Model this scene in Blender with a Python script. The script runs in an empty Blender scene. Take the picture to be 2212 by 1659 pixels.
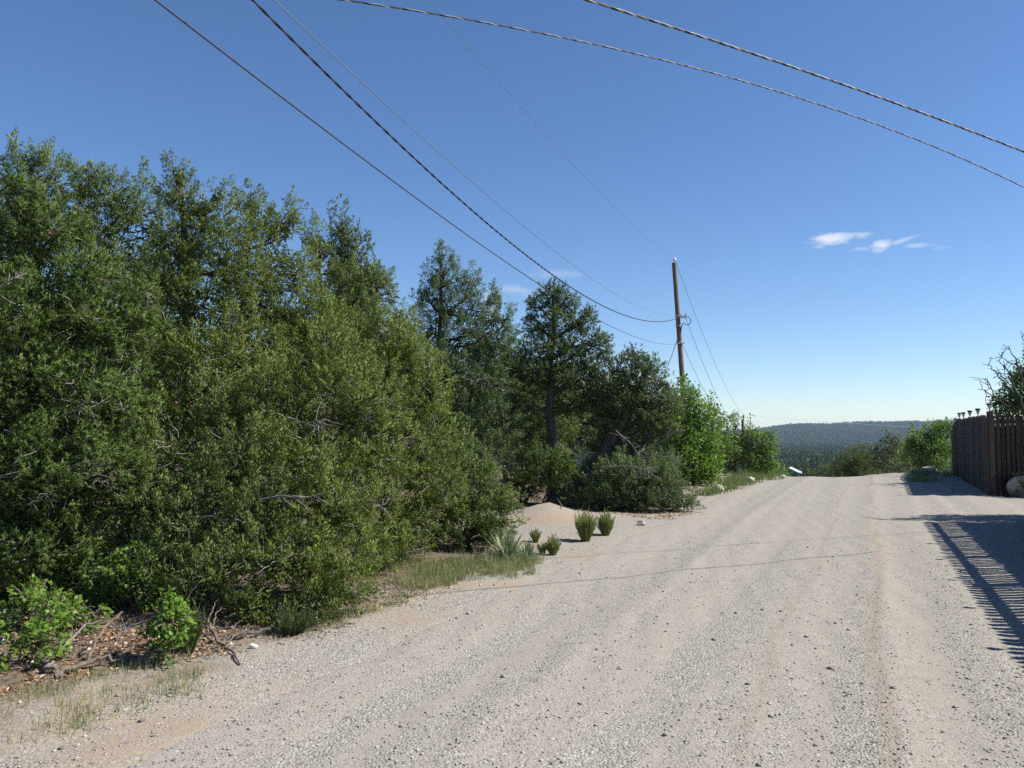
import bpy, math, random
import numpy as np
from mathutils import Vector, Matrix

# ------------------------------------------------------------------ camera
scene = bpy.context.scene
COL = scene.collection
F = 828.0
TH = math.atan(46 / F)
cam_data = bpy.data.cameras.new("camera")
cam_data.sensor_width = 36
cam_data.lens = 36 * F / 1024
cam_data.clip_start = 0.05
cam_data.clip_end = 12000
cam = bpy.data.objects.new("camera", cam_data)
cam.location = (0, 0, 1.6)
cam.rotation_euler = (math.pi / 2 + TH, 0, 0)
COL.objects.link(cam)
scene.camera = cam

# ------------------------------------------------------------------ sky, sun, exposure
SUN_EL, SUN_AZ = math.radians(45.5), math.radians(94)
world = bpy.data.worlds.new("World")
scene.world = world
world.use_nodes = True
wn, wl = world.node_tree.nodes, world.node_tree.links
wn.clear()
w_out = wn.new("ShaderNodeOutputWorld")
w_bg = wn.new("ShaderNodeBackground")
w_bg.inputs["Strength"].default_value = 0.08
sky = wn.new("ShaderNodeTexSky")
sky.sky_type = 'NISHITA'
sky.sun_disc = False
sky.sun_elevation = SUN_EL
sky.sun_rotation = SUN_AZ
sky.altitude = 2000
sky.air_density = 1.1
sky.dust_density = 0.1
sky.ozone_density = 3.2
wl.new(w_bg.outputs[0], w_out.inputs[0])

sun_data = bpy.data.lights.new("sun", 'SUN')
sun_data.energy = 5.0
sun_data.angle = math.radians(0.5)
sun_data.color = (1.0, 0.955, 0.88)
sun = bpy.data.objects.new("sun", sun_data)
sv = Vector((math.cos(SUN_EL) * math.sin(SUN_AZ), math.cos(SUN_EL) * math.cos(SUN_AZ), math.sin(SUN_EL)))
sun.rotation_euler = (-sv).to_track_quat('-Z', 'Y').to_euler()
sun.location = sv * 60
COL.objects.link(sun)

scene.view_settings.view_transform = 'Standard'
scene.view_settings.look = 'None'
scene.view_settings.exposure = 0.76
scene.view_settings.gamma = 1
scene.view_settings.use_curve_mapping = False
scene.render.engine = 'CYCLES'
scene.cycles.max_bounces = 5
scene.cycles.diffuse_bounces = 2
scene.cycles.glossy_bounces = 2
scene.cycles.transmission_bounces = 3
scene.cycles.volume_bounces = 0
scene.cycles.use_adaptive_sampling = True
scene.cycles.use_denoising = False

S = 1024 / 2212.0


def P(dx, dy, yd):
    """world point at depth yd along +Y seen at (dx, dy)"""
    a = (dx * S - 512) / F
    b = (384 - dy * S) / F
    y = math.cos(TH) - math.sin(TH) * b
    z = math.sin(TH) + math.cos(TH) * b
    return np.array([a / y * yd, yd, 1.6 + z / y * yd])


def direction(dx, dy):
    v = P(dx, dy, 1.0) - np.array([0, 0, 1.6])
    return v / np.linalg.norm(v)


# ------------------------------------------------------------------ clouds in the sky
def new(nodes, t, **kw):
    n = nodes.new(t)
    for k, v in kw.items():
        setattr(n, k, v)
    return n


def math_node(nodes, links, op, a, b=None, clamp=False):
    n = nodes.new("ShaderNodeMath")
    n.operation = op
    n.use_clamp = clamp
    for i, v in enumerate((a, b)):
        if v is None:
            continue
        if isinstance(v, (int, float)):
            n.inputs[i].default_value = v
        else:
            links.new(v, n.inputs[i])
    return n.outputs[0]


def graded_sky():
    """deeper, steeper blue of thin mountain air"""
    def mult(a, k):
        n = wn.new("ShaderNodeVectorMath")
        n.operation = 'MULTIPLY'
        wl.new(a, n.inputs[0])
        n.inputs[1].default_value = k
        return n.outputs[0]
    a = mult(sky.outputs[0], (.21, .21, .21))
    g = wn.new("ShaderNodeGamma")
    g.inputs[1].default_value = SKY_GAMMA
    wl.new(a, g.inputs[0])
    h = wn.new("ShaderNodeHueSaturation")
    h.inputs["Saturation"].default_value = SKY_SAT
    wl.new(g.outputs[0], h.inputs["Color"])
    return mult(h.outputs[0], tuple(k / .21 for k in SKY_TINT))


SKY_GAMMA, SKY_SAT, SKY_TINT = 1.0, 1.10, (.98, 1.0, 1.08)


def clouds():
    tc = wn.new("ShaderNodeTexCoord")
    noise = wn.new("ShaderNodeTexNoise")
    noise.inputs["Scale"].default_value = 55
    noise.inputs["Detail"].default_value = 7
    noise.inputs["Roughness"].default_value = 0.62
    mp = wn.new("ShaderNodeMapping")
    mp.inputs["Scale"].default_value = (1, 1, 2.6)
    wl.new(tc.outputs["Generated"], mp.inputs[0])
    wl.new(mp.outputs[0], noise.inputs["Vector"])
    total = None
    spec = [  # dx, dy, half width, half height, strength, tilt
        (1800, 515, 62, 15, 1.0, -0.05), (1862, 508, 32, 9, 0.5, 0.0), (1768, 533, 18, 7, 0.35, 0.0),
        (1905, 531, 28, 14, 0.95, -0.1), (1945, 521, 45, 7, 0.5, -0.25), (1983, 530, 38, 7, 0.4, 0.05),
        (1862, 538, 30, 6, 0.3, 0), (2030, 536, 24, 5, 0.15, 0), (1110, 625, 60, 14, 0.3, 0.05),
        (1150, 640, 45, 12, 0.22, 0), (1205, 592, 75, 14, 0.22, 0.0), (1062, 655, 32, 40, 0.6, 0)]
    for dx, dy, rx, ry, st, tilt in spec:
        d = Vector(direction(dx, dy))
        right = Vector((0, 0, 1)).cross(d).normalized() * -1
        up = d.cross(right) * -1
        if up.z < 0:
            up = -up
        r2 = (right * math.cos(tilt) + up * math.sin(-tilt))
        u2 = (up * math.cos(tilt) + right * math.sin(tilt))
        terms = []
        for axis, rad in ((r2, rx), (u2, ry)):
            dn = wn.new("ShaderNodeVectorMath")
            dn.operation = 'DOT_PRODUCT'
            wl.new(tc.outputs["Generated"], dn.inputs[0])
            dn.inputs[1].default_value = axis
            off = math_node(wn, wl, 'SUBTRACT', dn.outputs["Value"], d.dot(axis))
            sc = math_node(wn, wl, 'MULTIPLY', off, 1.0 / (rad * S / F))
            terms.append(math_node(wn, wl, 'POWER', math_node(wn, wl, 'ABSOLUTE', sc), 2.0))
        r = math_node(wn, wl, 'SQRT', math_node(wn, wl, 'ADD', terms[0], terms[1]))
        # noise eats the edge
        e = math_node(wn, wl, 'SUBTRACT', 1.25, r)
        e = math_node(wn, wl, 'SUBTRACT', e, math_node(wn, wl, 'MULTIPLY', noise.outputs["Fac"], 1.45))
        e = math_node(wn, wl, 'ADD', e, 0.35)
        e = math_node(wn, wl, 'MULTIPLY', e, 1.5, clamp=True)
        e = math_node(wn, wl, 'MULTIPLY', e, st)
        # only in front
        total = e if total is None else math_node(wn, wl, 'MAXIMUM', total, e)
    front = wn.new("ShaderNodeSeparateXYZ")
    wl.new(tc.outputs["Generated"], front.inputs[0])
    fr = math_node(wn, wl, 'GREATER_THAN', front.outputs["Y"], 0.2)
    total = math_node(wn, wl, 'MULTIPLY', total, fr)
    total = math_node(wn, wl, 'MULTIPLY', total, 0.8)
    mix = wn.new("ShaderNodeMix")
    mix.data_type = 'RGBA'
    wl.new(total, mix.inputs[0])
    wl.new(graded_sky(), mix.inputs[6])
    mix.inputs[7].default_value = (6.6, 7.0, 7.6, 1)
    wl.new(mix.outputs[2], w_bg.inputs["Color"])


clouds()


# ------------------------------------------------------------------ helpers
def tag(o, label=None, cat=None, group=None, kind=None):
    if label: o['label'] = label
    if cat: o['category'] = cat
    if group: o['group'] = group
    if kind: o['kind'] = kind
    return o


def empty(name, loc=(0, 0, 0), rz=0.0):
    o = bpy.data.objects.new(name, None)
    o.location = loc
    o.rotation_euler = (0, 0, rz)
    o.empty_display_size = 0.1
    COL.objects.link(o)
    return o


def link(name, me, parent=None, mats=()):
    o = bpy.data.objects.new(name, me)
    for m in mats:
        if m and m.name not in [x.name for x in me.materials if x]:
            me.materials.append(m)
    COL.objects.link(o)
    if parent is not None:
        o.parent = parent
        o.matrix_parent_inverse = Matrix.Identity(4)
        # geometry is written in world space; undo the parent's place
        o.matrix_basis = Matrix.LocRotScale(parent.location, parent.rotation_euler, None).inverted()
    return o


def copy_tree(o, parent=None):
    c = o.copy()
    COL.objects.link(c)
    c.parent = parent
    for ch in o.children:
        copy_tree(ch, c)
    return c


def mesh_np(name, verts, faces, tint=None, smooth=False, mat_index=None, cn=None):
    """verts (N,3); faces (M,k) all with k corners"""
    me = bpy.data.meshes.new(name)
    verts = np.ascontiguousarray(verts, dtype=np.float32)
    faces = np.ascontiguousarray(faces, dtype=np.int32)
    n, k = faces.shape
    me.vertices.add(len(verts))
    me.vertices.foreach_set("co", verts.ravel())
    me.loops.add(n * k)
    me.loops.foreach_set("vertex_index", faces.ravel())
    me.polygons.add(n)
    me.polygons.foreach_set("loop_start", np.arange(0, n * k, k, dtype=np.int32))
    if mat_index is not None:
        me.polygons.foreach_set("material_index", np.ascontiguousarray(mat_index, dtype=np.int32))
    if smooth:
        me.polygons.foreach_set("use_smooth", np.ones(n, dtype=bool))
    me.update(calc_edges=True)
    if tint is not None:
        a = me.attributes.new("tint", 'FLOAT', 'FACE')
        a.data.foreach_set("value", np.ascontiguousarray(tint, dtype=np.float32))
    if cn is not None:
        a = me.attributes.new("cn", 'FLOAT_VECTOR', 'FACE')
        a.data.foreach_set("vector", np.ascontiguousarray(cn, dtype=np.float32).ravel())
    return me


def norm(v):
    return v / np.maximum(np.linalg.norm(v, axis=-1, keepdims=True), 1e-9)


def tubes(paths, radii, sides=5):
    """paths (N,S,3), radii (N,S) -> verts, quads"""
    paths = np.asarray(paths, dtype=float)
    radii = np.asarray(radii, dtype=float)
    N, K, _ = paths.shape
    t = np.empty_like(paths)
    t[:, 1:-1] = paths[:, 2:] - paths[:, :-2]
    t[:, 0] = paths[:, 1] - paths[:, 0]
    t[:, -1] = paths[:, -1] - paths[:, -2]
    t = norm(t)
    ref = np.where(np.abs(t[:, :, 2:3]) > 0.9, np.array([1.0, 0, 0]), np.array([0, 0, 1.0]))
    a = norm(np.cross(t, ref))
    b = np.cross(t, a)
    ang = np.linspace(0, 2 * np.pi, sides, endpoint=False)
    ring = (a[:, :, None, :] * np.cos(ang)[None, None, :, None] + b[:, :, None, :] * np.sin(ang)[None, None, :, None])
    v = paths[:, :, None, :] + ring * radii[:, :, None, None]
    v = v.reshape(-1, 3)
    idx = np.arange(N * K * sides).reshape(N, K, sides)
    nx = np.roll(idx, -1, axis=2)
    q = np.stack([idx[:, :-1], nx[:, :-1], nx[:, 1:], idx[:, 1:]], axis=-1).reshape(-1, 4)
    return v, q


def join_vq(parts):
    vs, qs, off = [], [], 0
    for v, q in parts:
        vs.append(v)
        qs.append(q + off)
        off += len(v)
    return np.concatenate(vs), np.concatenate(qs)


def box_mesh(name, sx, sy, sz, bevel=0.0, base=True):
    x, y = sx / 2, sy / 2
    z0, z1 = (0, sz) if base else (-sz / 2, sz / 2)
    import bmesh
    bm = bmesh.new()
    bmesh.ops.create_cube(bm, size=1)
    for v in bm.verts:
        v.co = Vector((v.co.x * sx, v.co.y * sy, z0 + (v.co.z + 0.5) * (z1 - z0)))
    if bevel:
        bmesh.ops.bevel(bm, geom=bm.edges[:], offset=bevel, segments=1, affect='EDGES')
    me = bpy.data.meshes.new(name)
    bm.to_mesh(me)
    bm.free()
    return me


# ------------------------------------------------------------------ materials
def mat_base(name):
    m = bpy.data.materials.new(name)
    m.use_nodes = True
    n, l = m.node_tree.nodes, m.node_tree.links
    return m, n, l, n["Principled BSDF"]


def rgb(c):
    return (c[0], c[1], c[2], 1)


def mixc(n, l, fac, a, b):
    mx = n.new("ShaderNodeMix")
    mx.data_type = 'RGBA'
    if isinstance(fac, (int, float)):
        mx.inputs[0].default_value = fac
    else:
        l.new(fac, mx.inputs[0])
    for i, c in ((6, a), (7, b)):
        if isinstance(c, tuple):
            mx.inputs[i].default_value = rgb(c)
        else:
            l.new(c, mx.inputs[i])
    return mx.outputs[2]


def noise_node(n, l, vec, scale, detail=4, rough=0.55, dist=0.0):
    t = n.new("ShaderNodeTexNoise")
    t.inputs["Scale"].default_value = scale
    t.inputs["Detail"].default_value = detail
    t.inputs["Roughness"].default_value = rough
    t.inputs["Distortion"].default_value = dist
    if vec is not None:
        l.new(vec, t.inputs["Vector"])
    return t.outputs["Fac"]


def ramp(n, l, fac, lo, hi):
    r = n.new("ShaderNodeMapRange")
    r.inputs["From Min"].default_value = lo
    r.inputs["From Max"].default_value = hi
    l.new(fac, r.inputs["Value"])
    return r.outputs[0]


def mat_leaf(name, dark, light, odd=(0.16, 0.10, 0.035), odd_at=0.985, trans=0.24, rough=0.55, soft=0.0):
    m, n, l, bsdf = mat_base(name)
    at = n.new("ShaderNodeAttribute")
    at.attribute_name = "tint"
    c = mixc(n, l, at.outputs["Fac"], dark, light)
    od = math_node(n, l, 'GREATER_THAN', at.outputs["Fac"], odd_at)
    c = mixc(n, l, od, c, odd)
    l.new(c, bsdf.inputs["Base Color"])
    bsdf.inputs["Roughness"].default_value = rough
    bsdf.inputs["Specular IOR Level"].default_value = 0.2
    if soft:
        # leaves of one clump share the clump's facing, as a spray of scale leaves does
        ca = n.new("ShaderNodeAttribute")
        ca.attribute_name = "cn"
        ge = n.new("ShaderNodeNewGeometry")
        m1 = n.new("ShaderNodeVectorMath"); m1.operation = 'SCALE'
        l.new(ca.outputs["Vector"], m1.inputs[0]); m1.inputs["Scale"].default_value = soft
        m2 = n.new("ShaderNodeVectorMath"); m2.operation = 'SCALE'
        l.new(ge.outputs["Normal"], m2.inputs[0]); m2.inputs["Scale"].default_value = 1 - soft
        ad = n.new("ShaderNodeVectorMath"); ad.operation = 'ADD'
        l.new(m1.outputs[0], ad.inputs[0]); l.new(m2.outputs[0], ad.inputs[1])
        nn = n.new("ShaderNodeVectorMath"); nn.operation = 'NORMALIZE'
        l.new(ad.outputs[0], nn.inputs[0])
        l.new(nn.outputs[0], bsdf.inputs["Normal"])
    tr = n.new("ShaderNodeBsdfTranslucent")
    cc = mixc(n, l, 0.4, c, (light[0] * 1.1, light[1] * 1.3, light[2] * 0.6))
    l.new(cc, tr.inputs["Color"])
    mx = n.new("ShaderNodeMixShader")
    mx.inputs[0].default_value = trans
    l.new(bsdf.outputs[0], mx.inputs[1])
    l.new(tr.outputs[0], mx.inputs[2])
    l.new(mx.outputs[0], n["Material Output"].inputs["Surface"])
    return m


def mat_noise(name, a, b, scale=8, rough=0.85, stretch=(1, 1, 1), bump=0.3, detail=5, metal=0.0, lo=0.35, hi=0.65, bdist=0.01):
    m, n, l, bsdf = mat_base(name)
    tc = n.new("ShaderNodeTexCoord")
    mp = n.new("ShaderNodeMapping")
    mp.inputs["Scale"].default_value = stretch
    l.new(tc.outputs["Object"], mp.inputs[0])
    f = noise_node(n, l, mp.outputs[0], scale, detail, 0.62)
    l.new(mixc(n, l, ramp(n, l, f, lo, hi), a, b), bsdf.inputs["Base Color"])
    bsdf.inputs["Roughness"].default_value = rough
    bsdf.inputs["Metallic"].default_value = metal
    bsdf.inputs["Specular IOR Level"].default_value = 0.3
    if bump:
        bp = n.new("ShaderNodeBump")
        bp.inputs["Strength"].default_value = bump
        bp.inputs["Distance"].default_value = bdist
        l.new(f, bp.inputs["Height"])
        l.new(bp.outputs[0], bsdf.inputs["Normal"])
    return m


def mat_ramp_attr(name, cols, rough=0.9):
    """tint attribute picks one of several colours"""
    m, n, l, bsdf = mat_base(name)
    at = n.new("ShaderNodeAttribute")
    at.attribute_name = "tint"
    cr = n.new("ShaderNodeValToRGB")
    cr.color_ramp.interpolation = 'CONSTANT'
    el = cr.color_ramp.elements
    el[0].position, el[0].color = 0, rgb(cols[0])
    el[1].position, el[1].color = 1 / len(cols), rgb(cols[1])
    for i in range(2, len(cols)):
        e = el.new(i / len(cols))
        e.color = rgb(cols[i])
    l.new(at.outputs["Fac"], cr.inputs[0])
    l.new(cr.outputs[0], bsdf.inputs["Base Color"])
    bsdf.inputs["Roughness"].default_value = rough
    bsdf.inputs["Specular IOR Level"].default_value = 0.3
    return m


PHI = math.atan(0.43)
CP, SP = math.cos(PHI), math.sin(PHI)


def uv_of(x, y):
    return x * CP - y * SP, x * SP + y * CP


def xy_of(u, v):
    return u * CP + v * SP, -u * SP + v * CP


def mat_gravel(name, is_road=True):
    m, n, l, bsdf = mat_base(name)
    tc = n.new("ShaderNodeTexCoord")
    rot = n.new("ShaderNodeMapping")
    rot.inputs["Rotation"].default_value = (0, 0, PHI)
    l.new(tc.outputs["Object"], rot.inputs[0])
    st = n.new("ShaderNodeMapping")
    st.inputs["Scale"].default_value = (2.6, 0.11, 1)
    l.new(rot.outputs[0], st.inputs[0])
    st2 = n.new("ShaderNodeMapping")
    st2.inputs["Scale"].default_value = (9, 0.35, 1)
    l.new(rot.outputs[0], st2.inputs[0])
    obj = tc.outputs["Object"]
    band = noise_node(n, l, st.outputs[0], 1.0, 3, 0.6, 0.25)
    band2 = noise_node(n, l, st2.outputs[0], 1.0, 4, 0.6, 0.3)
    big = noise_node(n, l, obj, 0.55, 4, 0.6)
    med = noise_node(n, l, obj, 5.0, 5, 0.65)
    s = math_node(n, l, 'ADD', math_node(n, l, 'MULTIPLY', band, 0.62 if is_road else 0.15),
                  math_node(n, l, 'MULTIPLY', band2, 0.22 if is_road else 0.05))
    s = math_node(n, l, 'ADD', s, math_node(n, l, 'MULTIPLY', big, 0.2 if is_road else 0.8))
    s = math_node(n, l, 'ADD', s, math_node(n, l, 'MULTIPLY', med, 0.12))
    sand = ramp(n, l, s, 0.54, 0.66)
    rut = None
    if is_road:
        # wheel tracks: compacted sand, wandering a little
        sp = n.new("ShaderNodeSeparateXYZ")
        l.new(rot.outputs[0], sp.inputs[0])
        wob = noise_node(n, l, sp.outputs["Y"], 1.0, 1, .5)
        wv = n.new("ShaderNodeTexNoise"); wv.noise_dimensions = '1D'; wv.inputs["Scale"].default_value = .22; wv.inputs["Detail"].default_value = 2
        l.new(sp.outputs["Y"], wv.inputs["W"])
        rag = noise_node(n, l, obj, 3.5, 4, .6)
        ux = math_node(n, l, 'ADD', sp.outputs["X"], math_node(n, l, 'MULTIPLY', math_node(n, l, 'SUBTRACT', wv.outputs["Fac"], .5), .5))
        ux = math_node(n, l, 'ADD', ux, math_node(n, l, 'MULTIPLY', math_node(n, l, 'SUBTRACT', rag, .5), .22))
        acc = None
        for cu, wu, am in ((-2.95, .30, .75), (-2.3, .10, .35), (-1.48, .16, .6), (-1.0, .09, .45), (-.25, .10, .4), (.32, .26, .75), (.95, .10, .45), (1.5, .14, .5), (2.3, .22, .5)):
            q = math_node(n, l, 'DIVIDE', math_node(n, l, 'SUBTRACT', ux, cu), wu)
            q = math_node(n, l, 'SUBTRACT', 1.0, math_node(n, l, 'MULTIPLY', q, q), clamp=True)
            q = math_node(n, l, 'MULTIPLY', q, am)
            acc = q if acc is None else math_node(n, l, 'MAXIMUM', acc, q)
        acc = math_node(n, l, 'MULTIPLY', acc, ramp(n, l, rag, .25, .6))
        sand = math_node(n, l, 'ADD', sand, acc, clamp=True)
        q = math_node(n, l, 'DIVIDE', math_node(n, l, 'SUBTRACT', ux, .06), .07)
        rut = math_node(n, l, 'SUBTRACT', 1.0, math_node(n, l, 'MULTIPLY', q, q), clamp=True)
        q = math_node(n, l, 'DIVIDE', math_node(n, l, 'SUBTRACT', ux, -.62), .05)
        rut = math_node(n, l, 'MAXIMUM', rut, math_node(n, l, 'SUBTRACT', .7, math_node(n, l, 'MULTIPLY', q, q), clamp=True))
    # stones of three sizes
    v1 = n.new("ShaderNodeTexVoronoi"); v1.inputs["Scale"].default_value = 62
    l.new(obj, v1.inputs["Vector"])
    v2 = n.new("ShaderNodeTexVoronoi"); v2.inputs["Scale"].default_value = 24
    l.new(obj, v2.inputs["Vector"])
    sepc = n.new("ShaderNodeSeparateColor"); l.new(v1.outputs["Color"], sepc.inputs[0])
    sepc2 = n.new("ShaderNodeSeparateColor"); l.new(v2.outputs["Color"], sepc2.inputs[0])
    cr = n.new("ShaderNodeValToRGB")
    cr.color_ramp.interpolation = 'CONSTANT'
    cols = [(0.171, 0.159, 0.141), (0.285, 0.264, 0.231), (0.245, 0.229, 0.199), (0.351, 0.331, 0.289), (0.291, 0.258, 0.208), (0.206, 0.195, 0.179), (0.410, 0.397, 0.353)]
    pos = [0, 0.10, 0.36, 0.58, 0.72, 0.86, 0.95]
    el = cr.color_ramp.elements
    el[0].color = rgb(cols[0]); el[0].position = 0
    el[1].color = rgb(cols[1]); el[1].position = pos[1]
    for i in range(2, 7):
        e = el.new(pos[i]); e.color = rgb(cols[i])
    l.new(sepc.outputs[0], cr.inputs[0])
    sandc = mixc(n, l, med, (0.245, 0.220, 0.182), (0.308, 0.282, 0.240))
    if not is_road:
        # weathered duff and bare earth away from the road
        sandc = mixc(n, l, ramp(n, l, big, 0.42, 0.6), sandc, (0.270, 0.211, 0.153))
    # sand covers most fine stones, some poke through
    cover = math_node(n, l, 'SUBTRACT', 0.92, math_node(n, l, 'MULTIPLY', sepc.outputs[1], 0.55))
    f = math_node(n, l, 'MULTIPLY', sand, cover)
    f = math_node(n, l, 'ADD', f, 0.16, clamp=True)
    c = mixc(n, l, f, cr.outputs[0], sandc)
    if rut is not None:
        c = mixc(n, l, math_node(n, l, 'MULTIPLY', rut, .45), c, (.235, .18, .13))
    big_st = math_node(n, l, 'GREATER_THAN', sepc2.outputs[0], 0.93)
    near_c = math_node(n, l, 'LESS_THAN', v2.outputs["Distance"], 0.38)
    bs = math_node(n, l, 'MULTIPLY', big_st, near_c)
    c = mixc(n, l, math_node(n, l, 'MULTIPLY', bs, 0.8), c, mixc(n, l, sepc2.outputs[1], (0.120, 0.104, 0.096), (0.400, 0.376, 0.344)))
    l.new(c, bsdf.inputs["Base Color"])
    bsdf.inputs["Roughness"].default_value = 0.95
    bsdf.inputs["Specular IOR Level"].default_value = 0.15
    h = math_node(n, l, 'MULTIPLY', math_node(n, l, 'SUBTRACT', 0.6, v1.outputs["Distance"]), math_node(n, l, 'SUBTRACT', 1.1, f))
    h2 = math_node(n, l, 'MULTIPLY', math_node(n, l, 'SUBTRACT', 0.6, v2.outputs["Distance"]), bs)
    h = math_node(n, l, 'ADD', h, math_node(n, l, 'MULTIPLY', h2, 1.5))
    h = math_node(n, l, 'ADD', h, math_node(n, l, 'MULTIPLY', med, 0.8))
    bp = n.new("ShaderNodeBump")
    bp.inputs["Strength"].default_value = 0.85
    bp.inputs["Distance"].default_value = 0.012
    l.new(h, bp.inputs["Height"])
    l.new(bp.outputs[0], bsdf.inputs["Normal"])
    return m


def mat_terrain():
    m = mat_gravel("ground_earth", False)
    n, l = m.node_tree.nodes, m.node_tree.links
    bsdf = n["Principled BSDF"]
    c0 = bsdf.inputs["Base Color"].links[0].from_socket
    # far away: dry grass and scrub ground
    geo = n.new("ShaderNodeNewGeometry")
    ln = n.new("ShaderNodeVectorMath"); ln.operation = 'LENGTH'
    l.new(geo.outputs["Position"], ln.inputs[0])
    far = ramp(n, l, ln.outputs["Value"], 35, 90)
    nz = noise_node(n, l, geo.outputs["Position"], 0.03, 6, 0.65)
    fc = mixc(n, l, ramp(n, l, nz, 0.4, 0.6), (0.045, 0.06, 0.03), (0.10, 0.095, 0.055))
    mp = n.new("ShaderNodeMapping")
    mp.inputs["Rotation"].default_value = (0, 0, PHI)
    l.new(geo.outputs["Position"], mp.inputs[0])
    sx = n.new("ShaderNodeSeparateXYZ")
    l.new(mp.outputs[0], sx.inputs[0])
    en = noise_node(n, l, geo.outputs["Position"], 1.7, 5, 0.65)
    uu = math_node(n, l, 'ADD', sx.outputs["X"], math_node(n, l, 'MULTIPLY', math_node(n, l, 'SUBTRACT', en, .5), 1.6))
    lim = ramp(n, l, sx.outputs["Y"], 10.5, 12.5)
    uu = math_node(n, l, 'ADD', uu, math_node(n, l, 'MULTIPLY', lim, 2.6))
    lim2 = ramp(n, l, sx.outputs["Y"], 14.9, 16.4)
    uu = math_node(n, l, 'SUBTRACT', uu, math_node(n, l, 'MULTIPLY', lim2, 2.0))
    duff = n.new("ShaderNodeMapRange")
    duff.inputs["From Min"].default_value = -4.0
    duff.inputs["From Max"].default_value = -4.6
    l.new(uu, duff.inputs["Value"])
    fine = noise_node(n, l, geo.outputs["Position"], 26, 5, 0.7)
    dc = mixc(n, l, ramp(n, l, fine, .4, .62), (0.075, 0.052, 0.036), (0.20, 0.145, 0.10))
    c0 = mixc(n, l, math_node(n, l, 'MULTIPLY', duff.outputs[0], .9), c0, dc)
    l.new(mixc(n, l, far, c0, fc), bsdf.inputs["Base Color"])
    return m


M = {}
M['road'] = mat_gravel("gravel_road_surface", True)
M['ground'] = mat_terrain()
M['juniper_olive'] = mat_leaf("juniper_olive", (0.067, 0.100, 0.020), (0.228, 0.290, 0.061), odd=(0.25, 0.17, 0.04), odd_at=0.99, soft=.6)
M['juniper_green'] = mat_leaf("juniper_green", (0.064, 0.100, 0.025), (0.206, 0.274, 0.069), odd=(0.22, 0.15, 0.05), odd_at=0.992, soft=.6)
M['juniper_bluish'] = mat_leaf("juniper_bluish", (0.059, 0.096, 0.035), (0.176, 0.247, 0.086), soft=.6)
M['pinon'] = mat_leaf("pinon_needles", (0.050, 0.088, 0.020), (0.189, 0.266, 0.054), odd=(0.16, 0.09, 0.04), odd_at=0.993, soft=.6)
M['pinon_dark'] = mat_leaf("pinon_needles_dark", (0.055, 0.080, 0.026), (0.190, 0.247, 0.068), soft=.6)
M['oak'] = mat_leaf("oak_leaves", (0.064, 0.129, 0.016), (0.196, 0.318, 0.050), odd=(0.30, 0.15, 0.06), odd_at=0.993, trans=0.38, rough=0.38, soft=.35)
M['oak_far'] = mat_leaf("oak_leaves_far", (0.066, 0.117, 0.021), (0.211, 0.324, 0.067), trans=0.35, soft=.35)
M['olive_shrub'] = mat_leaf("olive_shrub", (0.06, 0.085, 0.025), (0.18, 0.22, 0.07), soft=.6)
M['broom'] = mat_leaf("broom_stems", (0.085, 0.120, 0.033), (0.272, 0.320, 0.114), odd=(0.30, 0.22, 0.12), odd_at=0.93)
M['broom_dark'] = mat_leaf("broom_stems_dark", (0.05, 0.075, 0.025), (0.12, 0.155, 0.06), odd=(0.22, 0.14, 0.08), odd_at=0.9)
M['yucca'] = mat_leaf("yucca_leaf", (0.11, 0.16, 0.085), (0.27, 0.33, 0.20), odd=(0.45, 0.38, 0.24), odd_at=0.93)
M['grass'] = mat_leaf("grass_blades", (0.11, 0.14, 0.05), (0.27, 0.31, 0.15), odd=(0.42, 0.35, 0.20), odd_at=0.72)
M['grass_green'] = mat_leaf("verge_grass", (0.07, 0.11, 0.03), (0.18, 0.24, 0.08), odd=(0.33, 0.28, 0.14), odd_at=0.85)
M['litter'] = mat_leaf("leaf_litter", (0.16, 0.085, 0.045), (0.42, 0.27, 0.15), odd=(0.5, 0.42, 0.3), odd_at=0.9, trans=0.1)
M['forest'] = mat_leaf("forest_leaf", (0.022, 0.045, 0.019), (0.064, 0.101, 0.038), trans=0.1)
M['bark_dark'] = mat_noise("bark_dark", (0.045, 0.036, 0.030), (0.13, 0.11, 0.09), 22, 0.95, (1, 1, 0.35), 0.7)
M['bark_grey'] = mat_noise("bark_grey", (0.13, 0.11, 0.095), (0.31, 0.275, 0.24), 25, 0.9, (1, 1, 0.5), 0.5)
M['dead_wood'] = mat_noise("dead_wood", (0.11, 0.095, 0.085), (0.27, 0.245, 0.22), 30, 0.85, (1, 1, 0.4), 0.4)
M['brown_wood'] = mat_noise("brown_dead_wood", (0.08, 0.062, 0.048), (0.20, 0.16, 0.125), 30, 0.9, (1, 1, 0.4), 0.4)
M['pole'] = mat_noise("pole_wood", (0.085, 0.058, 0.038), (0.20, 0.14, 0.092), 9, 0.8, (4, 4, 0.25), 0.5)
M['picket'] = mat_noise("picket_wood", (0.018, 0.013, 0.010), (0.042, 0.029, 0.022), 7, 0.8, (6, 6, 0.5), 0.4)
M['picket_pale'] = mat_noise("picket_wood_pale", (0.060, 0.040, 0.028), (0.12, 0.085, 0.060), 7, 0.8, (6, 6, 0.5), 0.4)
M['picket_brown'] = mat_noise("picket_wood_brown", (0.026, 0.018, 0.014), (0.062, 0.043, 0.032), 7, 0.8, (6, 6, 0.5), 0.4)
M['rock'] = mat_noise("boulder_rock", (0.22, 0.19, 0.16), (0.36, 0.32, 0.28), 5, 0.9, (1, 1, 1), 0.6, 7, bdist=0.03)
M['rock_white'] = mat_noise("white_rock", (0.48, 0.44, 0.38), (0.70, 0.66, 0.60), 12, 0.9, (1, 1, 1), 0.5, 6)
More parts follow.
